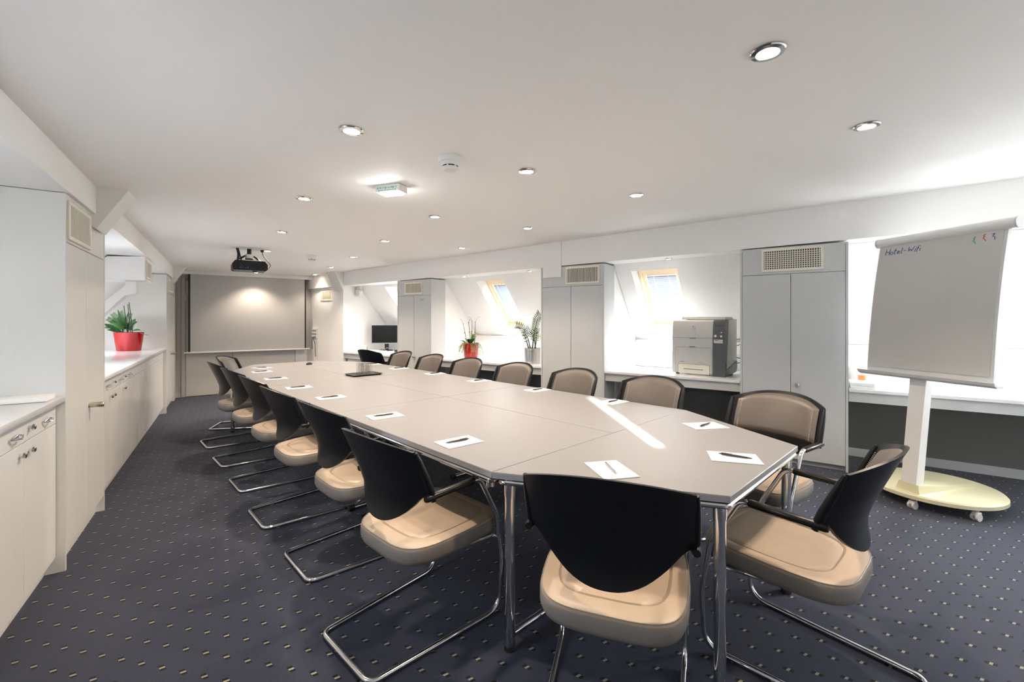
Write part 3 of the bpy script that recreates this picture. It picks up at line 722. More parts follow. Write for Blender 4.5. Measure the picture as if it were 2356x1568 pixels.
# ------------------------------------------------------------------ chairs
def chair_proto():
    t = thing('cantilever_chair', 'chair', 'chair')
    HW = .266
    def yplan(x): return -.362 + .088 * (abs(x) / HW) ** 2.4
    def yprof(z):
        P = [(.50, .084), (.535, .096), (.575, .104), (.63, .102), (.70, .078), (.78, .043), (.86, .008), (.93, -.026)]
        for (a, ya), (c, yc) in zip(P, P[1:]):
            if z <= c: k = max(0, (z - a) / (c - a)); return ya + (yc - ya) * k
        return P[-1][1]
    def ztop(x): return .910 - .055 * (abs(x) / HW) ** 2.3
    def zbot(x):
        e = abs(x) / .240
        return .525 + .136 * min(e, 1.0) ** 2.25 + (0 if e < 1 else -.002)
    nx, nz = 26, 16
    def surf(x, f, off):
        z = zbot(x) + (ztop(x) - zbot(x)) * f
        rnd = 1.0
        return Vector((x, yplan(x) + yprof(z) + off, z))
    xs = [-HW + 2 * HW * i / nx for i in range(nx + 1)]
    b = MB()
    F = [b.verts([surf(x, j / nz, .012) for j in range(nz + 1)]) for x in xs]; K = [b.verts([surf(x, j / nz, 0) for j in range(nz + 1)]) for x in xs]
    for i in range(nx):
        for j in range(nz):
            b.bm.faces.new([F[i][j], F[i + 1][j], F[i + 1][j + 1], F[i][j + 1]]); b.bm.faces.new([K[i][j], K[i][j + 1], K[i + 1][j + 1], K[i + 1][j]])
    for i in range(nx):
        b.bm.faces.new([F[i][0], K[i][0], K[i + 1][0], F[i + 1][0]]); b.bm.faces.new([F[i][nz], F[i + 1][nz], K[i + 1][nz], K[i][nz]])
    for j in range(nz):
        b.bm.faces.new([F[0][j], F[0][j + 1], K[0][j + 1], K[0][j]]); b.bm.faces.new([F[nx][j], K[nx][j], K[nx][j + 1], F[nx][j + 1]])
    # forward flange down both sides, carrying the arms
    for sx in (-1, 1):
        pts = []
        for k in range(7):
            z = .640 + (ztop(HW) - .004 - .640) * k / 6
            pts.append((sx * HW, yplan(HW) + yprof(z) + .012, z))
        b.tube(pts, [.012, .0155, .0155, .015, .014, .012, .008], 10)
    b.build('back_shell', M['black'], t, smooth=50)
    # upholstered pad
    PW_ = .234; zb = .652
    def zt2(x): return ztop(x) - .016 - .012 * (abs(x) / PW_) ** 4
    def pad(x, f, off):
        z = zb + (zt2(x) - zb) * f; return Vector((x, yplan(x) + yprof(z) + off, z))
    b = MB(); mx, mz = 20, 12; F = []; 
    for i in range(mx + 1):
        x = -PW_ + 2 * PW_ * i / mx; row = []
        for j in range(mz + 1):
            ex = 1 - abs(2 * i / mx - 1); ez = 1 - abs(2 * j / mz - 1)
            th = .014 + .024 * min(1, ex * 5) ** .5 * min(1, ez * 5) ** .5 + .006 * math.sin(PI * j / mz)
            row.append(b.bm.verts.new(pad(x, j / mz, th)))
        F.append(row)
    for i in range(mx):
        for j in range(mz): b.bm.faces.new([F[i][j], F[i + 1][j], F[i + 1][j + 1], F[i][j + 1]])
    ring = [F[i][0] for i in range(mx + 1)] + [F[mx][j] for j in range(1, mz + 1)] + [F[i][mz] for i in range(mx - 1, -1, -1)] + [F[0][j] for j in range(mz - 1, 0, -1)]
    rb = []
    for vv in ring: rb.append(b.bm.verts.new((vv.co.x, yplan(vv.co.x) + yprof(vv.co.z) + .0122, vv.co.z)))
    n = len(ring)
    for k in range(n): b.bm.faces.new([ring[k], rb[k], rb[(k + 1) % n], ring[(k + 1) % n]])
    bp = b.build('back_pad', M['leather'], t, smooth=60)
    for sx in (-1, 1):
        b = MB()
        for k in range(24):
            f = .06 + .86 * k / 24; x = sx * (PW_ - .030); p = pad(x, f, .0405); q = pad(x + sx * .004, f + .012, .0405)
            b.tube([p, q], .0011, 4)
        b.build('stitching', M['stitch'], bp, smooth=0)
    # seat cushion
    def outline(k, sc=1.0, n=64):
        a = 2 * PI * k / n; c, s_ = math.cos(a), math.sin(a)
        ex = .40 if s_ > 0 else .50
        x = abs(c) ** ex * (1 if c >= 0 else -1) * .260; y = abs(s_) ** ex * (1 if s_ >= 0 else -1) * .265
        x *= 1 - .07 * max(0, -y / .265)
        return x * sc, y * sc
    n = 64
    def zs(y): return .452 + .012 * (y / .265) - .010 * max(0, y / .265) ** 3
    def ringz(sc, dz): return [(outline(k, sc)[0], outline(k, sc)[1], zs(outline(k, sc)[1]) + dz) for k in range(n)]
    b = MB(); b.rings([ringz(.90, -.078), ringz(.975, -.069), ringz(1.0, -.05), ringz(1.0, -.014), ringz(.992, -.008)], True, True); st = b.build('seat_side', M['seatshade'], t, smooth=50)
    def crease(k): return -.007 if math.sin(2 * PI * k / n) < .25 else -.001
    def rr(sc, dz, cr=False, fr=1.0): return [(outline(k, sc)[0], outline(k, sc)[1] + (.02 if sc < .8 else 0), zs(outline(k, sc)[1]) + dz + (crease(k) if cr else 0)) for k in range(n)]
    b = MB(); b.rings([rr(.990, -.0079), rr(.985, -.001), rr(.955, .003), rr(.86, .006), rr(.775, .0045), rr(.752, .002, True), rr(.73, .003), rr(.62, .003), rr(.35, -.004), rr(.08, -.006)], True, True); sc_ = b.build('seat', M['seatlit'], t, smooth=50)
    b = MB(); b.tube([(x, y, z) for x, y, z in rr(.978, .0012)], .0022, 6, closed=True); b.build('piping', M['seatshade'], sc_)
    # tubular frame
    side = [(.268, -.15, .6595), (.268, .085, .668), (.266, .195, .47), (.256, .238, .25), (.248, .232, .0125), (.20, -.41, .0125)]
    rad = [0, .055, .25, .25, .085, .05]
    path = side + [(-x, y, z) for x, y, z in side[::-1]]
    rads = rad + rad[::-1]
    b = MB(); b.tube(fillet(path, rads, 7), .0112, 12); b.build('tube_frame', M['chrome'], t, smooth=60)
    for sx in (-1, 1):
        b = MB(); b.tube([(sx * .268, -.205, .6575), (sx * .268, -.196, .6579), (sx * .268, .045, .6665), (sx * .268, .051, .6667)], [.0125, .0155, .0155, .0125], 14); b.build('armrest', M['armblack'], t)
        b = MB(); b.tube(fillet([(sx * .2575, .225, .345), (sx * .235, .20, .366), (sx * .19, -.15, .366)], .03, 4), .009, 10); b.build('seat_bracket', M['chrome'], t)
    b = MB(); b.tube([(-.19, -.12, .366), (.19, -.12, .366)], .009, 10); b.build('cross_bar', M['chrome'], t)
    return t
PROTO = chair_proto()
used = [False]
def chair(label, p, face, group='conference chairs'):
    o = PROTO if not used[0] else copy_tree(PROTO); used[0] = True
    o.location = (p.x, p.y, 0); o.rotation_euler = (0, 0, math.atan2(-face.x, face.y)); o['label'] = label; o['group'] = group
    return o
def rotv(v, deg): c, s = math.cos(R(deg)), math.sin(R(deg)); return Vector((v.x * c - v.y * s, v.x * s + v.y * c))
sv = [-.05, .03, .03, .07, .09, .11]; su = [.40, 1.2, 2.0, 2.8, 3.6, 4.4]; sr = [3, 0, 0, 0, 1, 0]
for i in range(6):
    chair('%s chair from the near end, black shell showing, on the low cupboard side' % ords[i], (T0 + Tu * su[i] + Tv * sv[i]), rotv(Tv, sr[i]))
rv = [.02, .02, .03, .02, .03, .04]
for i in range(6):
    chair('%s chair from the near end, taupe pad showing, on the roof window side' % ords[i], (T0 + Tu * su[i] + Tv * (1.8 + rv[i])), rotv(-Tv, random.uniform(-2, 2)))
AB = Vector((.958, -.287)); nAB = Vector((.287, .958))
chair('black-backed chair at the near end of the table, its back turned to the camera', Vector((.379, 1.62)), rotv(nAB, -3))
chair('sideways-seen chair at the near table corner in front of the flipchart', Vector((1.143, 1.826)), rotv(Vector((-.69, .725)), -2))
chair('taupe chair by the tall cabinet left of the flipchart, facing the camera', Vector((1.455, 2.612)), Vector((-.80, -.60)))
chair('pale-padded chair at the far corner of the table in front of the screen wall', Vector((-3.41, 5.73)), Vector((.96, .26)))
chair('black chair turned away from the table towards the computer desk', Vector((-2.10, 7.10)), rotv(Rn, 2), 'conference chairs')

# ------------------------------------------------------------------ things on the table
def pad_proto():
    t = thing('notepad', 'notepad', 'notepad')
    b = MB(); b.box(-.105, .105, -.075, .075, 0, .004, .0004, 1); b.build('pages', M['paper'], t)
    b = MB(); x = .02
    for i in range(9):
        w = random.choice((.004, .006, .008)); b.box(.093, .0955, -.03 + .0068 * i, -.03 + .0068 * i + w * .7, .004, .00415)
    b.build('letterhead', M['ink'], t, smooth=0)
    return t
def pen_proto(mat):
    t = thing('ballpoint_pen', 'pen', 'pen')
    b = MB(); b.tube([(-.068, 0, .006), (-.060, 0, .006), (-.045, 0, .006), (.02, 0, .006), (.055, 0, .006), (.062, 0, .006)], [.0008, .0028, .0045, .0052, .0048, .0035], 10); b.build('barrel', mat, t)
    b = MB(); b.tube([(.062, 0, .006), (.070, 0, .006)], .0022, 8); b.build('push_button', mat, t)
    b = MB(); b.box(.015, .060, -.0016, .0016, .0108, .0122, .0004, 1); b.build('clip', mat, t)
    return t
PAD = pad_proto(); PEN = pen_proto(M['penblack']); SPEN = pen_proto(M['silver'])
pu, qu = [False], [False]
def set_place(u, w, ang, where, pen=True, silver=False, pa=None, poff=(0, 0)):
    o = PAD if not pu[0] else copy_tree(PAD); pu[0] = True
    p = fT(u, w, TZ + .0003); o.location = p; o.rotation_euler = (0, 0, ROT_T + R(ang)); o['label'] = 'white notepad ' + where; o['group'] = 'notepads'
    if silver: q = SPEN
    else: q = PEN if not qu[0] else copy_tree(PEN); qu[0] = True
    q.location = fT(u + poff[0], w + poff[1], TZ + .0045); q.rotation_euler = (0, 0, ROT_T + R(ang if pa is None else pa)); q['label'] = ('silver' if silver else 'black') + ' pen on the notepad ' + where; q['group'] = 'ballpoint pens'
Ls = [(.447, .170, -5), (1.272, .192, -7), (2.20, .208, -6), (2.93, .20, -7), (3.75, .235, -8), (4.535, .30, -5)]
for i, (u, w, a) in enumerate(Ls): set_place(u, w, a, 'before the %s chair on the low cupboard side' % ords[i], pa=a + random.uniform(-4, 3), poff=(0, -.01))
Rr = [(.512, 1.686, 180), (1.30, 1.69, 178), (2.12, 1.69, 182), (2.93, 1.70, 178), (3.72, 1.68, 181), (4.45, 1.68, 178)]
for i, (u, w, a) in enumerate(Rr): set_place(u, w, a - 4, 'before the %s chair on the roof window side' % ords[i], pa=a + random.uniform(-6, 6))
set_place(-.330, .375, 59, 'at the near end before the chair with its back turned', silver=True, pa=54)
set_place(-.630, .915, 90 + 30, 'at the near right corner before the sideways chair', pa=90 + 11, poff=(-.005, .005))
set_place(-.290, 1.430, 146, 'before the taupe chair near the tall cabinet', pa=178)
set_place(5.02, .42, -60, 'at the far corner before the pale-padded chair', pa=-40)

t = thing('serving_tray', 'black serving tray on the table holding drinking glasses', 'tray', fT(3.42, 1.06, TZ + .0005), ROT_T)
def rrect(hx, hy, r, n=5):
    out = []
    for cx, cy, a0 in ((hx - r, hy - r, 0), (-hx + r, hy - r, 90), (-hx + r, -hy + r, 180), (hx - r, -hy + r, 270)):
        for k in range(n + 1):
            a = R(a0 + 90 * k / n); out.append((cx + r * math.cos(a), cy + r * math.sin(a)))
    return out
b = MB()
def rl(hx, hy, z): return [(x, y, z) for x, y in rrect(hx, hy, .03)]
b.rings([rl(.16, .115, 0), rl(.175, .13, .016), rl(.18, .135, .016), rl(.178, .133, .0175), rl(.171, .126, .0175), rl(.158, .113, .004)], True, True); b.build('dish', M['blackmatt'], t, smooth=40)
gp = MB(); gp.lathe([(.021, 0), (.0235, .002), (.0262, .125), (.026, .1265), (.0246, .125), (.0222, .014), (.001, .012)], 20, close=False)
gm = gp.build('drinking_glass', M['tumbler'], smooth=50)
gpos = [(-.054, -.030), (0, -.030), (.054, -.030), (-.054, .026), (0, .026), (.054, .026)]
for i, (x, y) in enumerate(gpos):
    g = gm if i == 0 else gm.copy()
    if i: COL.objects.link(g)
    p = fT(3.45, 1.085, TZ + .0052); c, s_ = math.cos(0), math.sin(0)
    g.location = (p.x + x, p.y + y, p.z); tag(g, 'clear straight-sided drinking glass clustered on the black tray', 'glass', 'drinking glasses on the tray')
t = thing('computer_mouse', 'small dark wireless mouse lying alone on the far half of the table', 'mouse', fT(5.05, 1.03, TZ + .0005), ROT_T + R(30))
b = MB(); b.rings([[(math.cos(2 * PI * k / 24) * .052 * sc, math.sin(2 * PI * k / 24) * .03 * sc, z) for k in range(24)] for sc, z in ((.95, 0), (1, .006), (.97, .018), (.8, .028), (.45, .034), (.1, .035))], True, True); b.build('body', M['penblack'], t, smooth=60)
b = MB(); b.tube([(.03, 0, .026), (.042, 0, .022)], .004, 8); b.build('scroll_wheel', M['seam'], t)

# ------------------------------------------------------------------ printer
t = thing('laser_printer', 'big grey office printer standing on the desk under the roof window', 'printer', (1.845, 5.05, .7553), R(-41.5)); t.scale = (1.16, .84, 1.16)
W_, D_, H_ = .485, .54, .545
b = MB()
b.prism([(0.02, .012), (0, .03), (0, .38), (.012, .46), (.035, .515), (.05, .525), (D_, .535), (D_, .06), (D_ - .04, .03)], lambda y, z, x: (x, y, z), 0, W_ - .0)
body = b.build('housing', M['printer'], t, smooth=30)
b = MB(); b.prism([(-.004, 0.0), (-.004, .36), (.010, .46), (.034, .515), (.052, .5285), (.16, .5285), (.16, .48), (.06, .0)], lambda y, z, x: (x, y, z), W_ - .105, W_ + .002); cp = b.build('control_column', M['printerdark'], t, smooth=30)
b = MB(); b.prism([(.0, .0), (.0, .07), (.10, .07), (D_ + .002, .13), (D_ + .002, .05), (D_ - .06, .02)], lambda y, z, x: (x, y, z), W_ - .002, W_ + .005); b.build('side_plinth', M['printerdark'], t, smooth=0)
b = MB(); b.box(W_ - .088, W_ - .018, .002, .006, .452, .478, .002, 1); o = b.build('display', M['lcd'], cp); o.rotation_euler = (R(-10), 0, 0); o.location = (0, -.070, .004)
for (x, z, r, mt) in ((-.082, .415, .006, 'inkblue'), (-.028, .411, .006, 'white'), (-.080, .378, .012, 'white'), (-.030, .376, .010, 'printercream')):
    b = MB(); b.tube([(W_ + x, .0, z), (W_ + x, -.0085, z)], [r, r * .9], 14); b.build('button', M[mt], cp)
b = MB(); b.box(W_ - .094, W_ - .016, -.0055, -.004, .312, .346); b.build('label', M['paper'], cp, smooth=0)
b = MB(); b.box(W_ - .086, W_ - .056, -.0062, -.0055, .333, .341); b.box(W_ - .05, W_ - .022, -.0060, -.0055, .326, .328); b.build('label_print', M['seam'], cp, smooth=0)
b = MB(); b.box(.0, W_ - .106, -.0012, .001, .3555, .358); b.build('upper_seam', M['seam'], body, smooth=0)
b = MB(); b.box(.17, .225, -.004, .001, .347, .358, .001, 1); b.build('latch', M['seam'], body)
# front tray door with rounded outline
def rounded_arch(x0, x1, z0, z1, r, n=5):
    pts = [(x0, z0)]
    for k in range(n + 1): a = R(180 - 90 * k / n); pts.append((x0 + r + r * math.cos(a), z1 - r + r * math.sin(a)))
    for k in range(n + 1): a = R(90 - 90 * k / n); pts.append((x1 - r + r * math.cos(a), z1 - r + r * math.sin(a)))
    return pts + [(x1, z0)]
b = MB(); b.tube([(x, -.0008, z) for x, z in rounded_arch(.03, W_ - .112, .02, .265, .02)], .0014, 6); b.build('tray_door_seam', M['seam'], body)
b = MB(); b.prism(rounded_arch(.0315, W_ - .1135, .02, .2635, .019), lambda x, z, y: (x, y, z), -.003, .0); dr = b.build('tray_door', M['printer'], t, smooth=0)
b = MB(); b.box(.165, .22, -.0055, .001, .262, .275, .001, 1); b.build('door_latch', M['seam'], dr)
b = MB(); b.prism(rounded_arch(.06, W_ - .135, .012, .1, .016), lambda x, z, y: (x, y, z), -.006, -.0031); cs = b.build('paper_cassette', M['printercream'], t, smooth=0)
b = MB(); b.tube([(x, -.0042, z) for x, z in rounded_arch(.057, W_ - .132, .012, .103, .017)], .0014, 6); b.build('cassette_seam', M['seam'], cs)
b = MB(); b.box(.095, W_ - .175, -.0075, -.0060, .045, .071, .0005, 1); b.build('cassette_grip', M['edge'], cs)
b = MB(); b.box(.11, W_ - .19, -.0082, -.0074, .050, .058); b.build('grip_shadow', M['seam'], cs, smooth=0)
b = MB(); b.box(.078, .118, -.0036, -.003, .120, .125); b.box(.25, .31, -.0036, -.003, .118, .1205); b.build('lettering', M['seam'], dr, smooth=0)
b = MB(); b.tube([(.20, .012, .465), (.20, .004, .463)], [.016, .016], 20); o = b.build('badge', M['edge'], body)
b = MB(); b.tube([(.198, .0042, .458), (.202, .0028, .466)], [.004, .006], 8); b.build('badge_mark', M['seam'], o)
b = MB(); b.prism([(.09, .530), (.10, .556), (.40, .556), (.47, .535)], lambda y, z, x: (x, y, z), .07, W_ - .015); tp = b.build('output_lid', M['printer'], t, smooth=20)
b = MB()
for i in range(4): b.box(.19 + .018 * i, .202 + .018 * i, .13, .16, .5555, .5585)
b.build('lid_ribs', M['edge'], tp, smooth=0)
b = MB(); b.box(W_ - .0, W_ + .004, .04, .05, .095, .115, .001, 1); b.build('power_switch', M['blackmatt'], body)
b = MB(); b.tube(fillet([(W_ - .01, D_ - .03, .33), (W_ + .035, D_ + .005, .345), (W_ + .04, D_ + .01, .29), (W_ - .01, D_ + .005, .27)], .02, 4), .003, 8); b.build('cable', M['blackmatt'], t)
b = MB(); b.tube(fillet([(W_ - .02, D_ - .02, .16), (W_ + .05, D_ - .0, .15), (W_ + .05, D_ + .0, .11), (W_ - .01, D_ + .01, .10)], .02, 4), .004, 8); b.build('cable', M['blackmatt'], t)
for x in (.04, W_ - .04):
    for y in (.05, D_ - .06):
        b = MB(); b.lathe([(.018, 0), (.018, .03)], 12, c=(x, y, 0)); b.build('foot', M['blackmatt'], t)
pts = [fR(2.235, .84, .7594), fR(2.16, .80, .7594), fR(2.00, .79, .7594), fR(1.85, .775, .7594), fR(1.66, .765, .7594)]
b = MB(); b.tube(fillet([tuple(p) for p in pts], .05, 4), .0042, 8); tag(b.build('power_cord', M['seam'], None), 'grey cord lying on the desk to the left of the printer', 'cable')

# ------------------------------------------------------------------ things on the flipchart desk
t = thing('paper_box', 'flat white box lying at the end of the desk beside the flipchart', 'box', fR(-.018, .045, .7533), ROT_R)
b = MB(); b.box(0, .175, 0, .24, 0, .052, .002, 1); b.build('carton', M['white'], t)
b = MB(); b.box(.012, .085, -.0006, .0005, .028, .0315); b.box(.09, .172, -.0006, .0005, .024, .027); b.build('print_line', M['ink'], t, smooth=0)
b = MB(); b.lathe([(.045, .0521), (.045, .0526)], 20, c=(.11, .13, 0), sx=1.2); b.build('opening', M['ink'], t)
t = thing('spray_bottle', 'small bottle with orange label behind the flat white box', 'bottle', fR(-.125, .40, .7533))
b = MB(); b.lathe([(.028, 0), (.03, .006), (.03, .095), (.018, .112), (.012, .116), (.012, .13)], 20); b.build('body', M['clearwhite'], t)
b = MB(); b.lathe([(.0304, .012), (.0304, .090)], 20, close=False); b.build('label', M['orange'], t)
b = MB(); b.lathe([(.015, .1302), (.015, .15), (.012, .153)], 16); b.build('cap', M['white'], t)
t = thing('plastic_tub', 'white translucent tub at the back of the desk beside the flipchart', 'tub', fR(-.085, .56, .7533))
b = MB(); b.lathe([(.06, 0), (.066, .004), (.072, .15), (.074, .152), (.070, .152), (.060, .008)], 24); b.build('tub', M['clearwhite'], t)
b = MB(); b.lathe([(.076, .150), (.077, .165), (.07, .17)], 24); b.build('lid', M['white'], t)

# ------------------------------------------------------------------ computer niche
t = thing('computer_monitor', 'black flat computer monitor with silver lower edge on the niche desk', 'monitor', fR(7.35, .50, .7653), R(4))
b = MB(); b.box(0, .56, 0, .035, .145, .495, .006, 2); b.build('housing', M['blackmatt'], t)
b = MB(); b.box(.012, .548, -.0015, .001, .165, .485); b.build('screen', M['screenblack'], t, smooth=0)
b = MB(); b.box(.0, .56, -.003, .0355, .135, .152, .003, 1); b.build('bezel', M['steel'], t)
b = MB(); b.box(.24, .32, .03, .06, .02, .22, .004, 1); b.build('neck', M['blackmatt'], t)
b = MB(); b.box(.15, .41, -.05, .13, 0, .016, .005, 2); b.build('foot', M['blackmatt'], t)
t = thing('computer_box', 'low black computer box with tangled cables under the monitor', 'computer', fR(6.80, .42, .7653), ROT_R)
b = MB(); b.box(.20, .46, .0, .07, 0, .05, .004, 1); b.build('case', M['blackmatt'], t)
b = MB(); b.tube(fillet([(.02, -.02, .03), (-.02, -.06, .06), (.1, -.08, .09), (.25, -.07, .07), (.33, -.09, .02), (.42, -.08, .01)], .05, 5), .005, 8); b.build('cable', M['seam'], t)
t = thing('keyboard', 'pale keyboard with dark front edge on the computer desk', 'keyboard', fR(7.14, .17, .7653), ROT_R)
b = MB(); b.prism([(0, .0), (0, .022), (.16, .034), (.16, 0)], lambda y, z, x: (x, y, z), 0, .46); b.build('case', M['printercream'], t, smooth=0)
b = MB()
for i in range(14):
    for j in range(4): b.box(.015 + .031 * i, .041 + .031 * i, .018 + .033 * j, .046 + .033 * j, .02 + .0026 * j, .030 + .0026 * j)
b.build('keys', M['white'], t, smooth=0)
b = MB(); b.box(0, .46, -.004, -.0005, .001, .018, .001, 1); b.build('front_edge', M['printerdark'], t)
t = thing('table_card', 'small white tent card standing on the computer desk', 'card', fR(7.40, .33, .7653), ROT_R)
b = MB(); b.prism([(0, 0), (.032, .125), (.036, .125), (.07, 0), (.0675, 0), (.034, .119), (.0025, 0)], lambda y, z, x: (x, y, z), 0, .095); b.build('card', M['paper'], t, smooth=0)
b = MB()
for k in range(4): b.box(.02, .075 - .01 * (k % 2), .0045 + .0077 * k + .0, .0050 + .0077 * k, .02 + .030 * k, .0225 + .030 * k)
b.build('print', M['ink'], t, smooth=0)

# ------------------------------------------------------------------ plants
def along(pl, f):
    ds = [(b_ - a_).length for a_, b_ in zip(pl, pl[1:])]; tot = sum(ds); g = f * tot
    for k_, d_ in enumerate(ds):
        if g <= d_ or k_ == len(ds) - 1: return pl[k_].lerp(pl[k_ + 1], min(g / max(d_, 1e-6), 1)), (pl[k_ + 1] - pl[k_]).normalized()
        g -= d_
def orchid_stick(t, p, q, knots=2, hook=None):
    b = MB(); p, q = Vector(p), Vector(q)
    b.tube([p, p.lerp(q, .5) + Vector((.004, .003, 0)), q], .0028, 7)
    pts = [p + Vector((.006, 0, 0)), p.lerp(q, .4) + Vector((.012, .004, 0)), q + Vector((.003, 0, -.01))]
    if hook: pts += [q + Vector(hook) * .5 + Vector((0, 0, .02)), q + Vector(hook)]
    b.tube(fillet(pts, .05, 4), .0022, 6)
    for k in range(knots):
        c = p.lerp(q, .55 + .4 * k / max(knots - 1, 1)); b.tube([c - Vector((.004, 0, .006)), c + Vector((.004, 0, .006))], .0055, 7)
    return b.build('flower_stake', M['stalk'], t)
t = thing('orchid_pot', 'round red pot with bare orchid stems and a trailing yellow-green vine on the desk', 'potted plant', fR(4.66, .30, .7583), ROT_R)
b = MB(); b.lathe([(.098, 0), (.102, .003), (.128, .236), (.130, .24), (.124, .24), (.116, .215)], 32); b.build('pot', M['red'], t)
b = MB(); b.lathe([(.118, .216), (.06, .222), (.001, .224)], 20, close=False); b.build('soil', M['soil'], t)
for (p, q, h) in (((-.09, 0, .22), (-.145, -.02, .56), (-.06, 0, .06)), ((-.03, .02, .22), (-.05, .0, .58), (.05, 0, .03)), ((.0, .0, .22), (.005, .02, .60), (-.06, 0, .05)), ((.06, .01, .22), (.085, 0, .585), (.09, 0, .07))): orchid_stick(t, p, q, 2, h)
def plant_leaf(t, base, tip, w, mat, bend=.12, nrm=(0, 0, 1)):
    b = MB(); b.leaf(base, tip, w, nrm, 7, bend); return b.build('leaf', M[mat], t, smooth=60)
for (a, c, w, m_) in (((-.06, -.05, .235), (-.165, -.06, .285), .05, 'leafdark'), ((-.02, -.04, .24), (-.09, -.06, .325), .05, 'leafdark'), ((.03, -.03, .24), (.12, -.06, .325), .075, 'leaf'), ((.05, -.05, .235), (.235, -.07, .185), .05, 'leafdark'),
                      ((0, -.02, .24), (.02, -.08, .315), .085, 'leafdark'), ((.02, .0, .24), (.07, .0, .40), .05, 'leaflight'), ((.03, .0, .25), (.14, -.02, .415), .035, 'leaflight'), ((.01, .01, .24), (-.01, .02, .42), .04, 'leaflight'), ((.04, .02, .24), (.10, .05, .37), .05, 'leaflight')):
    plant_leaf(t, a, c, w, m_)
b = MB(); rnd = random.Random(3)
for k in range(34):
    a = rnd.uniform(0, 2 * PI) if k % 3 else rnd.uniform(PI * 1.15, PI * 1.85); r0 = .118; spread = rnd.uniform(.02, .09); ln = rnd.uniform(.07, .22)
    p0 = Vector((r0 * math.cos(a), r0 * math.sin(a), .242)); out = Vector((math.cos(a), math.sin(a), 0))
    pts = [p0 - out * .05 + Vector((0, 0, .0)), p0 + out * .012 + Vector((0, 0, .012)), p0 + out * (.02 + spread * .5) - Vector((0, 0, ln * .45)), p0 + out * (.02 + spread) - Vector((0, 0, min(ln, .225)))]
    pl = fillet(pts, .04, 4); b.tube(pl, .0011, 4)
    for j in range(len(pl) * 2):
        c, _ = along(pl, rnd.uniform(.15, 1))
        d = Vector((rnd.uniform(-1, 1), rnd.uniform(-1, 1), rnd.uniform(-.6, .6))).normalized() * rnd.uniform(.009, .016)
        b.leaf(c, c + d, .009, (rnd.uniform(-.5, .5), rnd.uniform(-.5, .5), 1), 2, 0, .0006)
tag(b.build('trailing_vine', M['vine'], t, smooth=60), kind=None)

t = thing('zamia_pot', 'brushed steel pot with a tall feather-leaved green plant beside the tall cabinet', 'potted plant', fR(3.53, .30, .7583), ROT_R)
b = MB(); b.lathe([(.110, 0), (.113, .003), (.113, .205), (.119, .208), (.119, .214), (.110, .214), (.108, .19)], 36); b.build('pot', M['steel'], t)
b = MB(); b.lathe([(.107, .191), (.06, .198), (.001, .20)], 20, close=False); b.build('soil', M['soil'], t)
b = MB(); b.tube([(.05, -.112, .18), (.052, -.118, .175)], .012, 10); b.build('hang_tag', M['leaflight'], t)
def frond(t, pts, n, lw, ll, mat='zz'):
    pl = fillet(pts, .2, 8); b = MB(); N_ = len(pl)
    b.tube(pl, [.010 - .008 * i / N_ for i in range(N_)], 8); st = b.build('stem', M['stalk' if mat == 'x' else 'zz'], t)
    b = MB()
    for k in range(n):
        f = .38 + .60 * k / n; c, d = along(pl, f)
        side = d.cross(Vector((0, -1, .2))).normalized()
        for sg in (-1, 1):
            e = (side * sg + d * .55 + Vector((0, -.15, .05))).normalized() * ll * (1 - .35 * abs(f - .7))
            b.leaf(c, c + e, lw, (0, -1, .5), 4, .05, .0008)
    b.build('leaflets', M[mat], st, smooth=60)
frond(t, [(-.03, 0, .19), (-.07, 0, .34), (-.17, -.02, .52), (-.27, -.03, .535)], 12, .017, .075)
frond(t, [(.0, 0, .19), (.03, 0, .42), (.09, -.01, .62), (.15, -.01, .71)], 15, .013, .09)
frond(t, [(.05, .01, .19), (.03, .02, .3), (-.03, .02, .42), (-.12, .0, .50)], 8, .015, .065)
frond(t, [(.05, -.02, .19), (.075, -.02, .30), (.085, -.03, .42), (.11, -.03, .5)], 8, .014, .07)
frond(t, [(-.05, -.01, .19), (-.08, -.02, .30), (-.13, -.02, .42), (-.16, -.02, .46)], 4, .020, .05)

t = thing('fern_planter', 'oval red planter with fern, orchid leaves and dark stakes on the long worktop', 'potted plant', fL(4.38, -.36, .9553), 0)
b = MB(); b.lathe([(.135, 0), (.139, .004), (.172, .242), (.174, .246), (.166, .246), (.155, .215)], 40, sx=1.05, sy=.72); b.build('pot', M['red'], t)
b = MB(); b.lathe([(.156, .216), (.08, .226), (.001, .228)], 24, sx=1.05, sy=.7, close=False); b.build('soil', M['soil'], t)
for (p, q) in (((-.07, 0, .22), (-.145, 0, .545)), ((-.02, 0, .22), (-.075, .01, .60)), ((.02, 0, .22), (-.012, 0, .62)), ((.05, .0, .22), (-.005, .01, .645))):
    b = MB(); b.tube([p, tuple((Vector(p) + Vector(q)) / 2 + Vector((.004, 0, 0))), q], [.006, .0048, .004], 8); b.build('flower_stake', M['leafdark'], t)
for (a, c, w, m_) in (((.03, -.04, .235), (.135, -.06, .375), .095, 'leafdark'), ((.06, -.05, .24), (.225, -.08, .275), .055, 'leaf'), ((-.06, -.06, .235), (-.25, -.09, .36), .06, 'leafdark'), ((-.02, -.06, .23), (-.19, -.11, .28), .07, 'leafdark')):
    plant_leaf(t, a, c, w, m_, .1, (0, -.6, 1))
b = MB(); b.tube(fillet([(.13, -.02, .245), (.20, -.03, .232), (.30, -.04, .205)], .05, 4), [.004] * 5 + [.004] * 2, 7) if 0 else b.tube([(.13, -.02, .245), (.2, -.03, .232), (.30, -.04, .205)], .004, 7); b.build('aerial_root', M['stalk'], t)
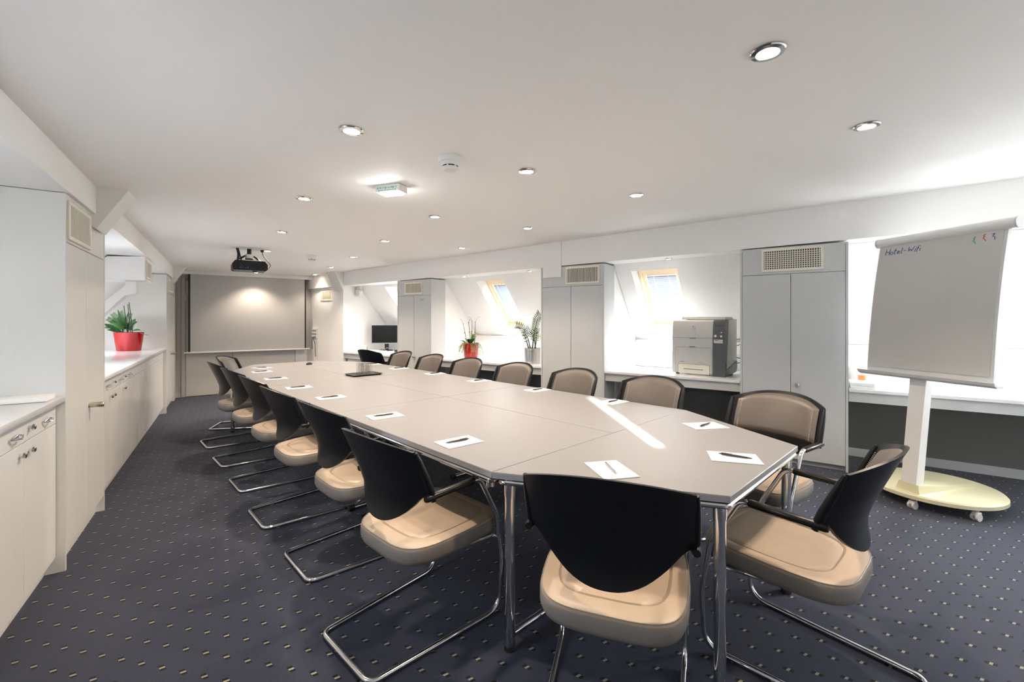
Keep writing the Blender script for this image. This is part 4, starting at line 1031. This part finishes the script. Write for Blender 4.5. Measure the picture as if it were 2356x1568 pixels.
def fern(t, pts, n, ll):
    pl = fillet(pts, .12, 8); N_ = len(pl); b = MB(); b.tube(pl, .0022, 5)
    for k in range(n):
        f = .2 + .79 * k / n; c, d = along(pl, f)
        side = d.cross(Vector((.2, -1, .3))).normalized()
        for sg in (-1, 1):
            e = (side * sg + d * .7).normalized() * ll * (1.1 - .6 * f); b.leaf(c, c + e, .010, (0, -1, .6), 2, 0, .0008)
    b.build('frond', M['leaf'], t, smooth=60)
for tip in ((-.26, -.03, .43), (-.22, .0, .50), (-.15, .04, .53), (-.24, -.08, .33), (-.07, -.05, .50), (.0, .02, .50), (-.12, -.10, .42), (.06, .04, .40), (-.18, .05, .45)):
    b0 = Vector((-.05 + tip[0] * .1, tip[1] * .3, .225)); tp_ = Vector(tip); mid_ = b0.lerp(tp_, .55) + Vector((0, 0, .05)); fern(t, [b0, mid_, tp_], 20, .075)

# ------------------------------------------------------------------ flipchart
FD = Vector((-.976, -.22))
t = thing('flipchart', 'mobile flipchart stand with grey curved board, handwriting and cream oval base', 'flipchart', (3.22, 3.36, 0), math.atan2(-FD.x, FD.y))
# local: +y is the facing side, +x is the viewer's left
b = MB()
def base_ring(sc, z): return [(.46 * sc * math.cos(2 * PI * k / 64), .03 + .385 * sc * math.sin(2 * PI * k / 64), z) for k in range(64)]
def base_ring(sc, z): return [(.395 * sc * math.cos(2 * PI * k / 64), .39 * sc * math.sin(2 * PI * k / 64), z) for k in range(64)]
b.rings([base_ring(.97, .072), base_ring(1, .078), base_ring(1, .102), base_ring(.975, .112), base_ring(.5, .116)], True, True); bs = b.build('base', M['cream'], t, smooth=40)
b = MB(); b.hexa([(-.14, .335, .108), (.02, .335, .108), (-.0, -.30, .108), (-.12, -.30, .108), (-.125, .325, .172), (.005, .325, .172), (-.05, -.28, .118), (-.07, -.28, .118)]); b.build('ridge', M['cream'], bs, smooth=0)
CX_ = -.06
b = MB(); b.hexa([(CX_ - .05, .325, .165), (CX_ + .05, .325, .165), (CX_ + .05, .255, .165), (CX_ - .05, .255, .165), (CX_ - .055, .225, 1.0), (CX_ + .055, .225, 1.0), (CX_ + .055, .165, 1.0), (CX_ - .055, .165, 1.0)]); b.build('column', M['white'], t, smooth=0)
for (x, y) in ((-.10, .33), (-.345, .12), (.33, .10), (.0, -.34)):
    b = MB(); b.cyl((x, y, .045), (x, y, .074), .009, 10); b.box(x - .02, x + .02, y - .012, y + .030, .03, .062, .008, 2); c_ = b.build('caster', M['white'], t)
    for sx in (-1, 1):
        b = MB(); b.tube([(x + sx * .008, y + .012, .026), (x + sx * .021, y + .012, .026)], .0255, 18); b.build('wheel', M['flipgrey'], c_)
def bprof(z):   # board profile: upright at the tray, leaning back towards the top
    f = (z - .955) / 1.05; return .235 - .06 * f - .085 * f * f
def strip_board(name, x0, x1, z0, z1, o0, o1, mat, parent, n=16):
    b = MB(); rr_ = []
    for k in range(n + 1):
        z = z0 + (z1 - z0) * k / n; rr_.append([(x0, bprof(z) + o0, z), (x1, bprof(z) + o0, z), (x1, bprof(z) + o1, z), (x0, bprof(z) + o1, z)])
    b.rings(rr_, True, True); return b.build(name, mat, parent, smooth=30)
bd = strip_board('board', -.495, .312, .955, 1.985, -.028, .0, M['flipgrey'], t)
strip_board('paper_pad', -.477, .298, .998, 1.975, .0003, .009, M['flippaper'], t)
b = MB(); b.tube([(.322, bprof(1.99) - .005, 1.998), (-.540, bprof(1.99) - .005, 1.998)], .038, 18); tb = b.build('clamp_bar', M['white'], t)
for x in (.322, -.545):
    b = MB(); b.tube([(x, bprof(1.99) - .005, 1.998), (x + .012, bprof(1.99) - .005, 1.998)], .040, 18); b.build('end_cap', M['flipgrey'], tb)
b = MB(); b.prism([(.0, -.014), (.045, -.014), (.072, .002), (.080, .022), (.070, .023), (.060, .010), (.045, .003), (.0, .003)], lambda y, z, x: (x, bprof(.955) + y - .005, .945 + z), -.54, .335); tr = b.build('pen_tray', M['flipgrey'], t, smooth=20)
def ink(name, strokes, x0, z0, sc, mat, slant=.18):
    b = MB()
    for st in strokes:
        pts = []
        for (px_, pz_) in st:
            x = x0 - (px_ + slant * pz_) * sc; z = z0 + pz_ * sc; pts.append((x, bprof(z) + .0102, z))
        b.tube(fillet(pts, .3 * sc, 3) if len(pts) > 2 else pts, .0022, 6)
    b.build(name, M[mat], t)
def circ(cx, cz, r, n=10): return [(cx + r * math.sin(2 * PI * k / n), cz + r * math.cos(2 * PI * k / n)) for k in range(n + 1)]
H = [[(0, 0), (0, 1)], [(.6, 0), (.6, 1)], [(0, .52), (.6, .52)]]
o_ = [circ(1.0, .24, .24)]
t_ = [[(1.5, .95), (1.5, .05), (1.7, .02)], [(1.32, .62), (1.75, .66)]]
e_ = [[(1.9, .25), (2.3, .3), (2.22, .5), (1.98, .48), (1.92, .1), (2.15, 0), (2.36, .1)]]
l_ = [[(2.6, 1.0), (2.58, .05), (2.72, .02)]]
h_ = [[(2.95, .42), (3.3, .45)]]
W__ = [[(3.65, .95), (3.75, .05), (4.0, .7), (4.2, .05), (4.5, .95)]]
i_ = [[(4.75, .5), (4.75, 0)], [(4.76, .78), (4.78, .84)]]
f_ = [[(5.35, .92), (5.15, .9), (5.08, .6), (5.06, -.1)], [(4.92, .52), (5.3, .55)]]
i2 = [[(5.5, .5), (5.5, 0)], [(5.51, .78), (5.53, .84)]]
ink('handwriting', H + o_ + t_ + e_ + l_ + h_ + W__ + i_ + f_ + i2, .253, 1.893, .045, 'inkblue')
Z_ = [[(.25, 1), (0, .75), (.3, .62), (.05, .4), (.32, .25), (.55, -.05)]]
ink('marker_scribble', Z_, -.312, 1.893, .046, 'inkgreen'); ink('marker_scribble', Z_, -.365, 1.902, .046, 'inkred'); ink('marker_scribble', [[(0, .9), (.35, .95), (.1, .55), (.4, .5), (.55, 0)]], -.412, 1.900, .046, 'inkblue')

# ------------------------------------------------------------------ light from outside, camera, view
w = bpy.data.worlds.new('sky'); SC.world = w; w.use_nodes = True
bg = w.node_tree.nodes['Background']; bg.inputs['Color'].default_value = (.80, .90, 1.0, 1); bg.inputs['Strength'].default_value = 1.5

ld = bpy.data.lights.new('sun_streak_spot', 'SPOT'); ld.energy = 34000; ld.spot_size = R(9); ld.spot_blend = .2; ld.shadow_soft_size = .05; ld.color = (1.0, .96, .90)  # spot added outside the slit to throw the sun streak onto the table
lo = bpy.data.objects.new('sun_streak_spot', ld); COL.objects.link(lo); lo.location = (1.427, -8.0, 3.66)
lo.rotation_euler = (Vector((.67, 2.9, .74)) - Vector((1.427, -8.0, 3.66))).to_track_quat('-Z', 'Y').to_euler()

cam = bpy.data.cameras.new('camera'); co = bpy.data.objects.new('camera', cam); COL.objects.link(co)
co.location = (0, 0, 1.37); co.rotation_euler = (PI / 2, 0, 0)
cam.sensor_fit = 'HORIZONTAL'; cam.sensor_width = 36; cam.lens = 36 * 1010 / 2356; cam.shift_y = -49 / 2356; cam.clip_start = .02
SC.camera = co
SC.view_settings.view_transform = 'Standard'; SC.view_settings.look = 'None'; SC.view_settings.gamma = 1.0; SC.view_settings.exposure = 1.95
SC.cycles.use_denoising = True
SC.cycles.max_bounces = 10; SC.cycles.diffuse_bounces = 6; SC.cycles.glossy_bounces = 5; SC.cycles.transmission_bounces = 8
SC.cycles.sample_clamp_indirect = 6.0
SC.cycles.caustics_reflective = False; SC.cycles.caustics_refractive = False
